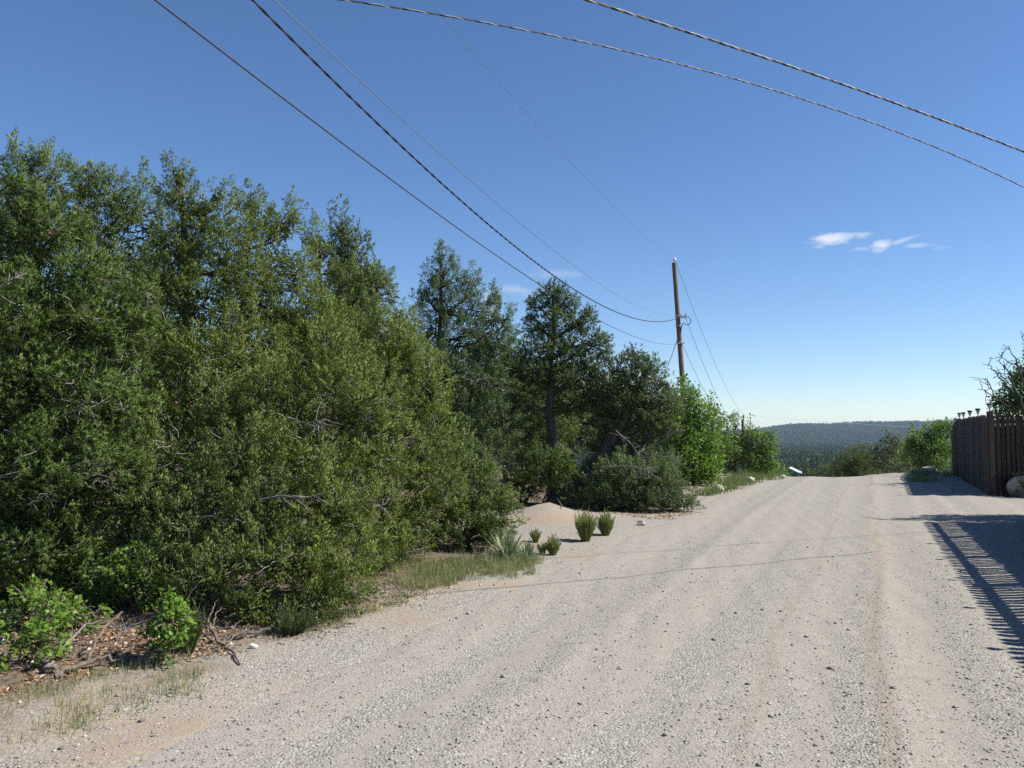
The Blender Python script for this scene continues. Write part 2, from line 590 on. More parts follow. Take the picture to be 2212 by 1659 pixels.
M['rock_tan'] = mat_noise("tan_rock", (0.38, 0.29, 0.20), (0.56, 0.45, 0.34), 12, 0.9, (1, 1, 1), 0.5, 6)
M['pebble'] = mat_ramp_attr("pebbles", [(0.296, 0.275, 0.239), (0.211, 0.197, 0.181), (0.324, 0.282, 0.225), (0.436, 0.415, 0.369), (0.268, 0.253, 0.232), (0.134, 0.120, 0.106), (0.366, 0.338, 0.294), (0.296, 0.268, 0.225)])


def plain(name, c, rough=0.5, metal=0.0):
    m, n, l, b = mat_base(name)
    f = noise_node(n, l, None, 40, 3)
    l.new(mixc(n, l, f, tuple(x * 0.85 for x in c), tuple(min(1, x * 1.12) for x in c)), b.inputs["Base Color"])
    b.inputs["Roughness"].default_value = rough
    b.inputs["Metallic"].default_value = metal
    return m


M['black_ins'] = plain("black_insulation", (0.018, 0.018, 0.02), 0.45)
M['aluminium'] = plain("aluminium_strand", (0.25, 0.26, 0.275), 0.6, 0.3)
M['dark_wire'] = plain("dark_wire", (0.06, 0.06, 0.065), 0.5, 0.3)
M['grey_wire'] = plain("grey_wire", (0.22, 0.24, 0.27), 0.5, 0.5)
M['steel'] = plain("galvanised_steel", (0.42, 0.43, 0.44), 0.45, 0.8)
M['porcelain'] = plain("porcelain", (0.75, 0.76, 0.76), 0.25)
M['plastic_black'] = plain("black_plastic", (0.03, 0.03, 0.033), 0.4)
M['plastic_clear'] = plain("frosted_lens", (0.35, 0.38, 0.42), 0.25)
M['sign_yellow'] = plain("yellow_sign_paint", (0.75, 0.48, 0.02), 0.45)
M['sign_rust'] = plain("rusty_sign_paint", (0.22, 0.08, 0.03), 0.7)
M['roof_white'] = plain("white_metal_roof", (0.52, 0.53, 0.53), 0.45)
M['wall_brown'] = plain("brown_shed_wall", (0.10, 0.075, 0.06), 0.8)
M['white_paint'] = plain("white_paint", (0.72, 0.72, 0.70), 0.5)
M['blue_pipe'] = plain("pale_blue_pipe", (0.38, 0.48, 0.52), 0.5)

# ------------------------------------------------------------------ terrain
_q = np.array([-5000, 0, 28, 32, 38, 46, 60, 80, 110, 160, 300, 700, 1400, 1700, 2000, 2250, 2400, 2900, 6000.])
_z = np.array([0, 0, 0, -.09, -.6, -2.0, -5.2, -8.2, -11.2, -14.0, -17.5, -23, -30, -22, -6, 5.0, 8.0, 8.5, 8])


def smooth_noise(x, y, seed=0):
    r = np.random.default_rng(seed)
    z = 0
    for i in range(7):
        a = r.uniform(0, 2 * np.pi)
        k = 2 ** (i * 0.6)
        z = z + np.sin((x * np.cos(a) + y * np.sin(a)) * k + r.uniform(0, 6.28)) / k ** 0.8
    return z / 2.5


def H(x, y):
    x = np.asarray(x, float)
    y = np.asarray(y, float)
    u, v = uv_of(x, y)
    r = np.hypot(x, y) * np.sign(np.where(y == 0, 1, y))
    t = np.clip((r - 60) / 140, 0, 1)
    t = t * t * (3 - 2 * t)
    q = v * (1 - t) + r * t
    z = np.interp(q, _q, _z)
    az = np.arctan2(x, np.maximum(y, 1e-3))
    # the ridge falls away at its left end and steps up to the right
    far = np.clip((r - 1500) / 900, 0, 1)
    z = z + far * (np.interp(az, [-1, 0.24, 0.285, 0.305, 0.325, 0.362, 0.38, 0.42, 0.47, 1.2], [-22, -20, -16, -6, 0, 0, 4.0, 5.5, 8, 10]) + 1.6 * smooth_noise(az * 60, r / 500, 5))
    # low bank and lumps left of the road, mound by the road
    side = np.clip((-3.1 - u) / 1.5, 0, 1)
    near = np.clip(1 - r / 80, 0, 1)
    z = z + side * near * (0.05 * smooth_noise(x * 1.6, y * 1.6, 3) + 0.03 * smooth_noise(x * 5, y * 5, 8) + 0.06)
    z = z + 0.22 * np.exp(-(((x - 0.6) / 0.6) ** 2 + ((y - 15.1) / 0.6) ** 2)) * (1 + .25 * smooth_noise(x * 4, y * 4, 12))
    rs = np.clip((u - 3.0) / 1.5, 0, 1)
    z = z + rs * near * 0.05 * smooth_noise(x * 1.5, y * 1.5, 4)
    # little verge bank at the far right where the shrubs stand
    z = z + 0.28 * np.exp(-(((x - 14.6) / 1.6) ** 2 + ((y - 31) / 3.0) ** 2))
    return z


def ground(dx, dy):
    """point where the view ray through (dx,dy) meets the terrain"""
    d = P(dx, dy, 1.0) - np.array([0, 0, 1.6])
    t = np.linspace(2, 60, 1200)
    pts = np.array([0, 0, 1.6]) + d[None] * t[:, None]
    below = np.nonzero(pts[:, 2] < H(pts[:, 0], pts[:, 1]))[0]
    return pts[below[0]] if len(below) else pts[-1]


def Hz(x, y):
    return float(H(x, y))


def build_terrain():
    rad = [0.0] + list(0.3 * 1.034 ** np.arange(0, 285))
    rad = np.array([r for r in rad if r < 4000] + [4000.0])
    na = 420
    # finer in front
    ang = np.linspace(-np.pi, np.pi, na, endpoint=False)
    R, A = np.meshgrid(rad, ang, indexing='ij')
    X, Y = R * np.sin(A), R * np.cos(A)
    u, v = uv_of(X, Y)
    Z = H(X, Y)
    cut = np.clip((u + 3.25) / 0.35, 0, 1) * np.clip((2.75 - u) / 0.3, 0, 1) * np.clip((120 - v) / 10, 0, 1) * np.clip((v + 12) / 2, 0, 1)
    dr = np.clip((u - 2.2) / 0.3, 0, 1) * np.clip((9.5 - u) / 0.5, 0, 1)
    xx, yy = X, Y
    dr = dr * np.clip((yy - 15.3) / 0.4, 0, 1) * np.clip((20.2 - yy) / 0.4, 0, 1)
    Z = Z - 0.09 * np.maximum(cut, dr)
    V = np.stack([X, Y, Z], -1).reshape(-1, 3)
    idx = np.arange(len(rad) * na).reshape(len(rad), na)
    nx = np.roll(idx, -1, 1)
    q = np.stack([idx[:-1], idx[1:], nx[1:], nx[:-1]], -1).reshape(-1, 4)
    me = mesh_np("terrain", V, q, smooth=True)
    o = link("terrain", me, None, [M['ground']])
    tag(o, kind='structure')


def road_z(x, y):
    u, v = uv_of(x, y)
    z = H(x, y)
    ruts = 0
    for c, w, d in ((-2.55, .3, .018), (-1.2, .22, .014), (-0.35, .2, .01), (0.35, .22, .016), (1.05, .16, .012), (1.75, .2, .014), (-2.0, .12, -.012), (0.05, .1, -.008), (1.42, .1, -.01)):
        cc = c + 0.06 * np.sin(v * 0.25 + c * 3)
        ruts = ruts - d * np.exp(-((u - cc) / w) ** 2)
    z = z + ruts + 0.006 * smooth_noise(u * 9, v * 4, 2) + 0.004 * smooth_noise(u * 22, v * 18, 6)
    e = np.clip((np.abs(u + 0.25) - 2.85) / 0.45, 0, 1)
    z = z - 0.05 * e * e + 0.012 * (1 - e)
    return z


def build_road():
    us = np.linspace(-3.75, 3.1, 150)
    vs = np.concatenate([np.arange(-8, 2, 0.4), np.arange(2, 14, 0.045), np.arange(14, 30, 0.1), np.arange(30, 115, 0.8)])
    U, V = np.meshgrid(us, vs, indexing='ij')
    edge = 0.13 * smooth_noise(V * 1.3, V * 0.2, 11)
    Ue = U + np.clip((-U - 2.2) / 1.3, 0, 1) * edge
    X, Y = xy_of(Ue, V)
    Z = road_z(X, Y)
    idx = np.arange(U.size).reshape(U.shape)
    q = np.stack([idx[:-1, :-1], idx[1:, :-1], idx[1:, 1:], idx[:-1, 1:]], -1).reshape(-1, 4)
    me = mesh_np("gravel_road", np.stack([X, Y, Z], -1).reshape(-1, 3), q, smooth=True)
    tag(link("gravel_road", me, None, [M['road']]), kind='structure')
    # driveway opening between the two fences
    xs = np.linspace(0, 1, 60)
    ys = np.linspace(15.0, 20.4, 50)
    Xn, Yn = np.meshgrid(xs, ys, indexing='ij')
    x0 = (2.3 + Yn * SP) / CP
    Xd = x0 + Xn * 9.0
    e = np.clip((np.abs(Yn - 17.75) - 2.2) / 0.5, 0, 1)
    Zd = H(Xd, Yn) + 0.006 * smooth_noise(Xd * 4, Yn * 4, 21) - 0.07 * e - 0.03 * (1 - np.clip(Xn / 0.05, 0, 1)) + 0.006 * Xn
    idx = np.arange(Xd.size).reshape(Xd.shape)
    q = np.stack([idx[:-1, :-1], idx[1:, :-1], idx[1:, 1:], idx[:-1, 1:]], -1).reshape(-1, 4)
    me = mesh_np("driveway", np.stack([Xd, Yn, Zd], -1).reshape(-1, 3), q, smooth=True)
    tag(link("driveway", me, None, [M['road']]), kind='structure')


build_terrain()
build_road()


# ------------------------------------------------------------------ foliage
def tri_leaves(base, d, length, width, rng, curve=0.0):
    """thin triangles from base along d"""
    n = len(base)
    side = norm(np.cross(d, rng.normal(size=(n, 3))))
    L = length[:, None]
    W = width[:, None]
    v = np.stack([base - side * W * 0.5, base + side * W * 0.5, base + d * L], 1)
    return v.reshape(-1, 3), np.arange(3 * n).reshape(n, 3)


def kite_leaves(base, d, length, width, rng):
    n = len(base)
    side = norm(np.cross(d, rng.normal(size=(n, 3))))
    nrm = np.cross(d, side)
    L = length[:, None]
    W = width[:, None]
    mid = base + d * L * 0.55 + nrm * L * 0.08
    v = np.stack([base, mid - side * W * 0.5, base + d * L, mid + side * W * 0.5], 1)
    return v.reshape(-1, 3), np.arange(4 * n).reshape(n, 4)


OAK_OUT = np.array([(0, 0), (.12, .08), (.06, .22), (.30, .30), (.12, .42), (.38, .55), (.16, .63), (.28, .84), (.08, .84), (0, 1.0),
                    (-.08, .84), (-.28, .84), (-.16, .63), (-.38, .55), (-.12, .42), (-.30, .30), (-.06, .22), (-.12, .08)])


def oak_leaves(base, d, length, rng):
    """lobed leaves as triangle strips between the two edges"""
    n = len(base)
    up = norm(rng.normal(size=(n, 3)) * 0.7 + np.array([0.25, -0.3, 0.9]))
    side = norm(np.cross(d, up))
    nrm = np.cross(side, d)
    o = OAK_OUT
    k = len(o)
    v = base[:, None, :] + length[:, None, None] * (side[:, None, :] * o[None, :, 0:1] + d[:, None, :] * o[None, :, 1:2] + nrm[:, None, :] * (np.abs(o[None, :, 0:1]) * 0.35 - o[None, :, 1:2] ** 2 * 0.18))
    tr = []
    for i in range(9):
        a, b = i, i + 1
        c, e = (k - i) % k, (k - i - 1) % k
        if i > 0: tr.append((a, b, c))
        if b != e: tr.append((c, b, e))
    tr = np.array(tr)
    f = (np.arange(n)[:, None, None] * k + tr[None]).reshape(-1, 3)
    return v.reshape(-1, 3), f, len(tr)


def lobe_points(lobes, dens, rng, inner=0.55, flat_cull=True):
    C = np.array([l[0] for l in lobes])
    R = np.array([l[1] for l in lobes])
    out, nor, lid = [], [], []
    for i, (c, r) in enumerate(zip(C, R)):
        area = 4 * np.pi * ((r[0] * r[1]) ** 1.6 / 3 + (r[0] * r[2]) ** 1.6 / 3 + (r[1] * r[2]) ** 1.6 / 3) ** (1 / 1.6)
        n = max(6, int(area * dens))
        d = norm(rng.normal(size=(n, 3)))
        f = 1.06 - (rng.random(n) ** 2.0) * (1.06 - inner)
        f = f + 0.16 * smooth_noise(d[:, 0] * 4 + i * 7, d[:, 1] * 4 + d[:, 2] * 3.3, i)
        p = c + d * r * f[:, None]
        keep = p[:, 2] > H(p[:, 0], p[:, 1]) + 0.03
        # thinner on the side nobody sees
        view = norm(c[None] - np.array([0, 0, 1.6]))
        back = (d * view).sum(1) > 0.35
        keep &= ~(back & (rng.random(n) < 0.6))
        for j in range(len(C)):
            if j == i: continue
            q = (((p - C[j]) / R[j]) ** 2).sum(1)
            keep &= q > 0.42
        out.append(p[keep]); nor.append(norm(d[keep] / r)); lid.append(np.full(keep.sum(), i))
    return np.concatenate(out), np.concatenate(nor), np.concatenate(lid)


def lobes_from(spec, y0, k=1.0):
    out = []
    for s in spec:
        dx, dy, rx, ry = s[:4]
        yd = y0 + (s[4] if len(s) > 4 else 0)
        c = P(dx, dy, yd)
        rx_m = rx * S / F * yd * k
        ry_m = ry * S / F * yd * k
        out.append((c, np.array([rx_m, min(max(rx_m, 0.25), 1.0), ry_m])))
    return out


TRI = [0]


def tree(name, label, cat, kind, mat, y0, spec, base, trunk_top=None, dens=60, size=1.0, seed=1, group=None,
         trunk_r=0.09, twig=0.15, dead=0.25, trunk_path=None, bark='bark_dark', multi=1, leafy=1.0, mat2=None, lobes=None,
         twig_mat='dead_wood', lean=0.0, inner_dens=300, gap=.46, shoots=.06):
    rng = np.random.default_rng(seed)
    if lobes is None:
        lobes = lobes_from(spec, y0)
    C = np.array([l[0] for l in lobes])
    R = np.array([l[1] for l in lobes])
    bx, by = base
    bz = Hz(bx, by)
    root = empty(name, (bx, by, bz))
    tag(root, label, cat, group)
    B = np.array([bx, by, bz - 0.08])
    # ---- trunk
    if trunk_path is None:
        ti = int(np.argmax(C[:, 2]))
        top = C[ti] if trunk_top is None else np.array(trunk_top)
        mid = B * 0.5 + top * 0.5 + np.append(rng.normal(size=2) * 0.12, 0)
        ctr = [B, B * .75 + mid * .25 + np.append(rng.normal(size=2) * .05, 0), mid, top]
    else:
        ctr = [np.array(p) for p in trunk_path]
    ctr = np.array(ctr)
    tt = np.linspace(0, 1, len(ctr))
    ts = np.linspace(0, 1, 14)
    tp = np.stack([np.interp(ts, tt, ctr[:, i]) for i in range(3)], 1)
    tp[1:-1] = (tp[:-2] + tp[1:-1] * 2 + tp[2:]) / 4
    tp[1:-1] += rng.normal(size=(12, 3)) * 0.02
    tr = trunk_r * (1 - ts * 0.82)
    tr[0] *= 1.35
    paths, rads = [tp], [tr]
    for m_ in range(multi - 1):
        tgt = C[rng.integers(len(C))]
        b2 = B + np.append(rng.normal(size=2) * trunk_r * 1.2, 0)
        q = b2 + (tgt - b2) * ts[:, None]
        q[:, 2] = b2[2] + (tgt[2] - b2[2]) * ts ** 0.8
        q[1:-1] += rng.normal(size=(12, 3)) * 0.03
        paths.append(q); rads.append(tr * rng.uniform(.5, .8))
    for pa, ra in zip(paths, rads):
        v, q = tubes([pa], [ra], 9)
        v += norm(rng.normal(size=v.shape)) * trunk_r * 0.08
        link("trunk", mesh_np("trunk", v, q, smooth=True), root, [M[bark]])
    # ---- limbs to lobes
    limbs, lr = [], []
    K = 9
    s = np.linspace(0, 1, K)[:, None]
    for i in range(len(C)):
        tgt = C[i]
        zt = max(bz + 0.15, tgt[2] - 0.55 * np.linalg.norm(tgt[:2] - B[:2]) - 0.1)
        k = int(np.argmin(np.abs(tp[:, 2] - min(zt, tp[-1, 2]))))
        st = tp[k]
        d = tgt - st
        L = np.linalg.norm(d)
        pth = st + d * s
        pth[:, 2] += np.sin(s[:, 0] * np.pi) * L * rng.uniform(-0.16, 0.06)
        pth[1:] += np.cumsum(rng.normal(size=(K - 1, 3)) * L * 0.018, 0)
        limbs.append(pth)
        r0 = min(tr[k] * 0.75, 0.02 + L * 0.02)
        lr.append(np.linspace(r0, max(0.008, r0 * 0.3), K))
    # secondary branches radiating inside lobes
    for i in range(len(C)):
        nb = int(np.clip(5 * R[i].mean() / 0.4, 4, 14))
        d = norm(rng.normal(size=(nb, 3)) + np.array([0, 0, 0.3]))
        for j in range(nb):
            st = limbs[i][rng.integers(4, K)]
            en = C[i] + d[j] * R[i] * rng.uniform(.7, .98)
            if en[2] < bz: en[2] = bz + 0.05
            pth = st + (en - st) * s
            L = np.linalg.norm(en - st)
            pth[1:] += np.cumsum(rng.normal(size=(K - 1, 3)) * L * 0.03, 0)
            limbs.append(pth)
            lr.append(np.linspace(0.013, 0.004, K) * (0.7 + 0.5 * size))
    v, q = tubes(limbs, lr, 5)
    tag(link("branches", mesh_np("branches", v, q, smooth=True), root, [M[bark]]), kind='stuff')
    # ---- foliage clumps
    p, nr, lid = lobe_points(lobes, dens, rng)
    # natural holes: low-frequency noise removes whole patches
    hole = smooth_noise((p[:, 0] * 3.6 + p[:, 1] * 1.5) / size ** .5, (p[:, 2] * 4.4 - p[:, 1] * 1.3) / size ** .5, seed + 50)
    keep = hole < gap
    p, nr, lid = p[keep], nr[keep], lid[keep]
    # leading shoots: little spires standing on the upper surface
    if shoots:
        sh = np.nonzero((nr[:, 2] > .35) & (rng.random(len(p)) < shoots))[0]
        ln_ = rng.uniform(.10, .32, len(sh)) * size ** .6
        ex = [p]; en = [nr]; el_ = [lid]
        for kk in range(1, 6):
            q_ = p[sh] + np.array([lean * .3, 0, 1.0]) * (ln_ * kk / 5)[:, None] + rng.normal(size=(len(sh), 3)) * (.05 * (1 - kk / 6)) * size ** .5
            ex.append(q_); en.append(norm(nr[sh] * .2 + np.array([0, 0, 1.0]))); el_.append(lid[sh])
        p, nr, lid = np.concatenate(ex), np.concatenate(en), np.concatenate(el_)
    n = len(p)
    cl_t = np.clip(rng.normal(0.42, 0.13, n) + 0.12 * smooth_noise(p[:, 0] * 1.5, p[:, 2] * 1.5, seed), 0.02, 0.8)
    up = np.array([0, 0, 1.0])
    V, Fc, T = [], [], []
    ls = size ** .6
    if kind == 'juniper':
        ax = norm(nr * 0.75 + up * 0.65 + np.array([lean, 0, 0]) + rng.normal(size=(n, 3)) * 0.28)
        k = int(54 * leafy * size ** .3)
        cl = rng.uniform(0.10, 0.20, n) * (0.6 + 0.4 * size)
        t = rng.random((n, k))
        per = norm(np.cross(ax[:, None, :], rng.normal(size=(n, k, 3))))
        rad = 0.066 * size * (1 - t * 0.85) * rng.random((n, k)) ** 0.6
        # each clump is split in a few fronds
        base_p = p[:, None, :] + ax[:, None, :] * (t * cl[:, None])[:, :, None] + per * rad[:, :, None]
        dd = norm(ax[:, None, :] * 0.9 + per * 0.65 + rng.normal(size=(n, k, 3)) * 0.25)
        cnv = norm(per * .9 + nr[:, None, :] * .45 + up * .15).reshape(-1, 3)
        ln = rng.uniform(0.016, 0.038, (n, k)) * ls
        wd = rng.uniform(0.0095, 0.0145, (n, k)) * ls
        v, f = tri_leaves(base_p.reshape(-1, 3), dd.reshape(-1, 3), ln.ravel(), wd.ravel(), rng)
        tint = np.clip(cl_t[:, None] + t * 0.28 + rng.normal(size=(n, k)) * 0.14, 0, 0.985)
        # some fronds carry seed cones or dead brown sprays
        brown = rng.random(n) < 0.012
        tint[brown] = np.where(rng.random((brown.sum(), k)) < 0.45, 1.0, tint[brown])
    elif kind == 'pinon':
        nt, k = 5, int(16 * leafy * size ** .35)
        ax = norm(nr * 0.8 + up * 0.4 + rng.normal(size=(n, 3)) * 0.3)
        off = norm(rng.normal(size=(n, nt, 3))) * rng.uniform(0.03, 0.095, (n, nt, 1)) * size
        ta = norm(ax[:, None, :] + norm(off) * 0.5)
        tc_ = p[:, None, :] + off
        nd = norm(rng.normal(size=(n, nt, k, 3)) + ta[:, :, None, :] * 1.15)
        bp = tc_[:, :, None, :] - ta[:, :, None, :] * (rng.random((n, nt, k, 1)) * 0.05 * size)
        ln = rng.uniform(0.030, 0.048, (n, nt, k)) * ls
        wd = rng.uniform(0.007, 0.010, (n, nt, k)) * ls
        v, f = tri_leaves(bp.reshape(-1, 3), nd.reshape(-1, 3), ln.ravel(), wd.ravel(), rng)
        cnv = norm(nd * .8 + ta[:, :, None, :] * .5).reshape(-1, 3)
        tt_ = cl_t[:, None] + rng.normal(size=(n, nt)) * 0.16
        tint = np.clip(tt_[:, :, None] + 0.12 * (nd * ta[:, :, None, :]).sum(-1) + rng.normal(size=(n, nt, k)) * 0.1, 0, 0.985)
    elif kind == 'oak':
        k = int(9 * leafy)
        c_off = norm(rng.normal(size=(n, k, 3))) * rng.uniform(0.01, 0.11, (n, k, 1)) * size
        bp = p[:, None, :] + c_off
        cnv = np.repeat(norm(norm(c_off) * .8 + nr[:, None, :] * .5 + up * .2).reshape(-1, 3), 1, axis=0)
        dd = norm(norm(c_off) * 0.6 + nr[:, None, :] * 0.5 + np.array([0, 0, -0.15]) + rng.normal(size=(n, k, 3)) * 0.4)
        ln = rng.uniform(0.05, 0.095, n * k) * (ls if size > 1 else size)
        if size < 0.85:
            v, f, nf = oak_leaves(bp.reshape(-1, 3), dd.reshape(-1, 3), ln * 1.15, rng)
            tint = np.repeat(np.clip(np.repeat(cl_t, k) + rng.normal(size=n * k) * 0.2, 0, 0.985), nf)
            cnv = np.repeat(cnv, nf, axis=0)
        else:
            v, f = kite_leaves(bp.reshape(-1, 3), dd.reshape(-1, 3), ln, ln * 0.5, rng)
            tint = np.clip(np.repeat(cl_t, k) + rng.normal(size=n * k) * 0.2, 0, 0.985)
    # added coarse sprays close the crown; darker tint paints shade into its inside
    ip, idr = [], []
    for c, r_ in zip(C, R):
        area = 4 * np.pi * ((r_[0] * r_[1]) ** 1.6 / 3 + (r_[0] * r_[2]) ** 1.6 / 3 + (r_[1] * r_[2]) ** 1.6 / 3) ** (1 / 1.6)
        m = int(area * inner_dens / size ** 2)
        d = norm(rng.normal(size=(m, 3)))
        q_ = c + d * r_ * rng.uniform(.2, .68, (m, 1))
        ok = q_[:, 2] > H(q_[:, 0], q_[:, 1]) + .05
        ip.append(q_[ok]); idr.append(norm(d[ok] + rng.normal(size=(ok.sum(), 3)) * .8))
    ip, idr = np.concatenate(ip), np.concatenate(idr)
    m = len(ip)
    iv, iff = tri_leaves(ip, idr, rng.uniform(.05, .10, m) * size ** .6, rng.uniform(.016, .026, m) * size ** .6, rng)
    if f.shape[1] == 4:
        f = np.concatenate([f[:, [0, 1, 2]], f[:, [0, 2, 3]]])
        tint = np.concatenate([np.ravel(tint)] * 2)
        cnv = np.concatenate([cnv] * 2)
    f = np.concatenate([f, iff + len(v)])
    v = np.concatenate([v, iv])
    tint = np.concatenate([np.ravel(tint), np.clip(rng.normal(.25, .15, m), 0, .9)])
    cnv = np.concatenate([cnv, norm(idr + np.array([0, 0, .2]))])
    me = mesh_np("crown", v, f, np.ravel(tint), cn=cnv)
    tag(link("crown", me, root, [M[mat]]), kind='stuff')
    TRI[0] += len(f) * (2 if f.shape[1] == 4 else 1)
    # ---- grey twigs, live and dead, ending at or just beyond the clumps
    sel = np.nonzero(rng.random(n) < twig)[0]
    K2 = 5
    s2 = np.linspace(0, 1, K2)[None, :, None]
    a = C[lid[sel]] * 0.45 + p[sel] * 0.55 + rng.normal(size=(len(sel), 3)) * 0.05
    b = p[sel] + nr[sel] * 0.03
    pth = a[:, None, :] * (1 - s2) + b[:, None, :] * s2
    pth[:, 1:] += np.cumsum(rng.normal(size=(len(sel), K2 - 1, 3)) * 0.016, 1)
    rr = np.linspace(0.0065, 0.0028, K2)[None] * np.ones((len(sel), 1)) * (0.5 + 0.5 * size)
    nd_ = int(n * dead * 0.045)
    if nd_:
        ds = rng.integers(0, n, nd_)
        st = p[ds] - nr[ds] * 0.15
        dr = norm(np.cross(nr[ds], rng.normal(size=(nd_, 3))) + nr[ds] * 0.5 + np.array([0, 0, -0.25]))
        ll = rng.uniform(0.12, 0.42, (nd_, 1)) * (0.6 + 0.4 * size)
        en = st + dr * ll
        q = st[:, None, :] * (1 - s2) + en[:, None, :] * s2
        q[:, :, 2] += np.sin(np.linspace(0, np.pi, K2))[None] * ll * rng.uniform(-0.25, 0.25, (nd_, 1))
        q[:, 1:] += np.cumsum(rng.normal(size=(nd_, K2 - 1, 3)) * 0.012, 1)
        pth = np.concatenate([pth, q])
        rr = np.concatenate([rr, np.linspace(0.006, 0.0022, K2)[None] * np.ones((nd_, 1)) * (0.5 + 0.5 * size)])
    pth[:, :, 2] = np.maximum(pth[:, :, 2], H(pth[:, :, 0], pth[:, :, 1]) + 0.01)
    v, q = tubes(pth, rr, 3)
    tag(link("twigs", mesh_np("twigs", v, q), root, [M[twig_mat]]), kind='stuff')
    TRI[0] += len(q) * 2
    return root


# ---- the near wall of trees on the left
tree('pinon_tree', 'bushy bright green pinon pine at the left edge, needles in round tufts', 'tree', 'pinon', 'pinon', 7.8,
     [(60, 415, 52, 62), (100, 500, 85, 80), (35, 540, 80, 90), (170, 600, 95, 75, -.2), (70, 680, 130, 100, -.3), (210, 700, 110, 75, -.3),
      (300, 655, 45, 50, -.2), (60, 850, 150, 120, -.4), (210, 850, 110, 95, -.5), (140, 1010, 150, 110, -.6), (30, 1060, 120, 110, -.5), (250, 980, 70, 80, -.4),
      (70, 1180, 120, 70, -.6), (-120, 560, 130, 160), (-160, 820, 170, 170), (-160, 1060, 170, 130, -.3), (40, 1265, 90, 45, -.3), (180, 1270, 80, 40, -.3)],
     (P(60, 800, 7.9)[0], 7.9), dens=84, gap=.5, seed=3, trunk_r=0.10, dead=.5, twig=.2)
tree('juniper_tree', 'tall feathery juniper rising behind the left pinon, highest treetops at left', 'tree', 'juniper', 'juniper_green', 10.6,
     [(66, 355, 26, 36), (110, 400, 45, 50), (20, 395, 45, 55), (195, 400, 42, 42), (235, 430, 55, 55), (290, 450, 55, 55), (180, 480, 70, 60), (250, 540, 100, 90), (330, 500, 45, 55),
      (100, 600, 110, 120), (330, 640, 80, 110), (220, 740, 130, 120), (-90, 520, 110, 140), (330, 860, 100, 120)],
     (P(200, 800, 10.6)[0], 10.6), dens=62, size=1.15, seed=5, trunk_r=0.12, dead=.6)
tree('juniper_tree', 'olive juniper with a thin crooked spire above its dense left shoulder', 'tree', 'juniper', 'juniper_olive', 9.3,
     [(388, 385, 14, 34), (382, 435, 26, 34), (425, 452, 45, 45), (470, 425, 16, 34), (475, 490, 52, 55), (395, 530, 70, 70), (360, 620, 70, 90), (500, 575, 85, 80), (440, 660, 100, 90),
      (370, 760, 80, 100, -.3), (490, 790, 110, 110, -.3), (400, 900, 90, 90, -.5)],
     (P(440, 800, 9.4)[0], 9.4), dens=70, size=1.0, seed=7, trunk_r=0.11, dead=1.2, twig=.16)
tree('juniper_tree', 'olive juniper with three blunt tops, right of the crooked-spire juniper', 'tree', 'juniper', 'juniper_olive', 9.9,
     [(545, 450, 20, 42), (560, 500, 38, 45), (632, 470, 14, 32), (610, 500, 30, 40), (600, 560, 60, 60), (640, 590, 35, 60), (560, 640, 70, 80), (640, 690, 70, 75), (590, 780, 100, 90), (690, 720, 50, 60)],
     (P(590, 800, 9.9)[0], 9.9), dens=66, size=1.05, seed=8, trunk_r=0.10, dead=1.0, twig=.16)
tree('pinon_tree', 'pinon pine whose small dark rounded top pokes out of the tree wall', 'tree', 'pinon', 'pinon_dark', 13.2,
     [(738, 505, 30, 28), (715, 540, 32, 26), (760, 545, 36, 32), (745, 600, 50, 50), (800, 600, 25, 40), (740, 690, 60, 60)],
     (P(740, 800, 13.2)[0], 13.2), dens=60, size=1.3, seed=9, trunk_r=0.10, gap=.9)
tree('juniper_tree', 'wispy juniper with a loose open top in front of the dark rounded pinon top', 'tree', 'juniper', 'juniper_olive', 12.2,
     [(688, 520, 16, 38), (680, 570, 24, 32), (770, 610, 40, 45), (815, 600, 18, 40), (810, 655, 38, 42), (720, 650, 60, 55), (845, 640, 18, 34), (862, 690, 34, 34), (780, 720, 80, 70), (870, 745, 45, 40), (720, 790, 90, 80)],
     (P(760, 800, 12.2)[0], 12.2), dens=50, size=1.25, seed=10, trunk_r=0.10, dead=1.0)
tree('juniper_tree', 'dense low juniper with drooping skirt beside the broom clump at lower left', 'tree', 'juniper', 'juniper_green', 7.7,
     [(480, 900, 90, 75, .5), (400, 1000, 100, 95, .2), (520, 1010, 100, 95), (320, 1090, 80, 80, .1), (430, 1130, 120, 90, -.2), (560, 1150, 90, 90, -.3), (330, 1220, 95, 60, -.5), (470, 1240, 90, 60, -.7),
      (230, 1160, 70, 60, -.1)],
     (P(430, 1150, 7.7)[0], 7.7), dens=88, size=0.92, seed=11, trunk_r=0.09, dead=1.3, twig=.16, multi=3)
tree('juniper_tree', 'broad juniper spilling down to the gravel in the middle of the tree wall', 'tree', 'juniper', 'juniper_olive', 7.9,
     [(700, 790, 100, 75, .7), (620, 880, 95, 80, .4), (760, 880, 100, 80, .3), (680, 980, 115, 90), (820, 980, 80, 80, .2), (610, 1080, 90, 80, -.2), (730, 1100, 110, 80, -.3), (620, 1210, 100, 65, -.8), (720, 1230, 90, 50, -.7),
      (540, 1300, 75, 40, -1.1), (640, 1310, 85, 35, -1.05), (810, 1160, 60, 50, -.1), (740, 1290, 45, 25, -.9)],
     (P(690, 1150, 7.8)[0], 7.8), dens=88, size=0.92, seed=12, trunk_r=0.11, dead=1.5, twig=.18, multi=3)
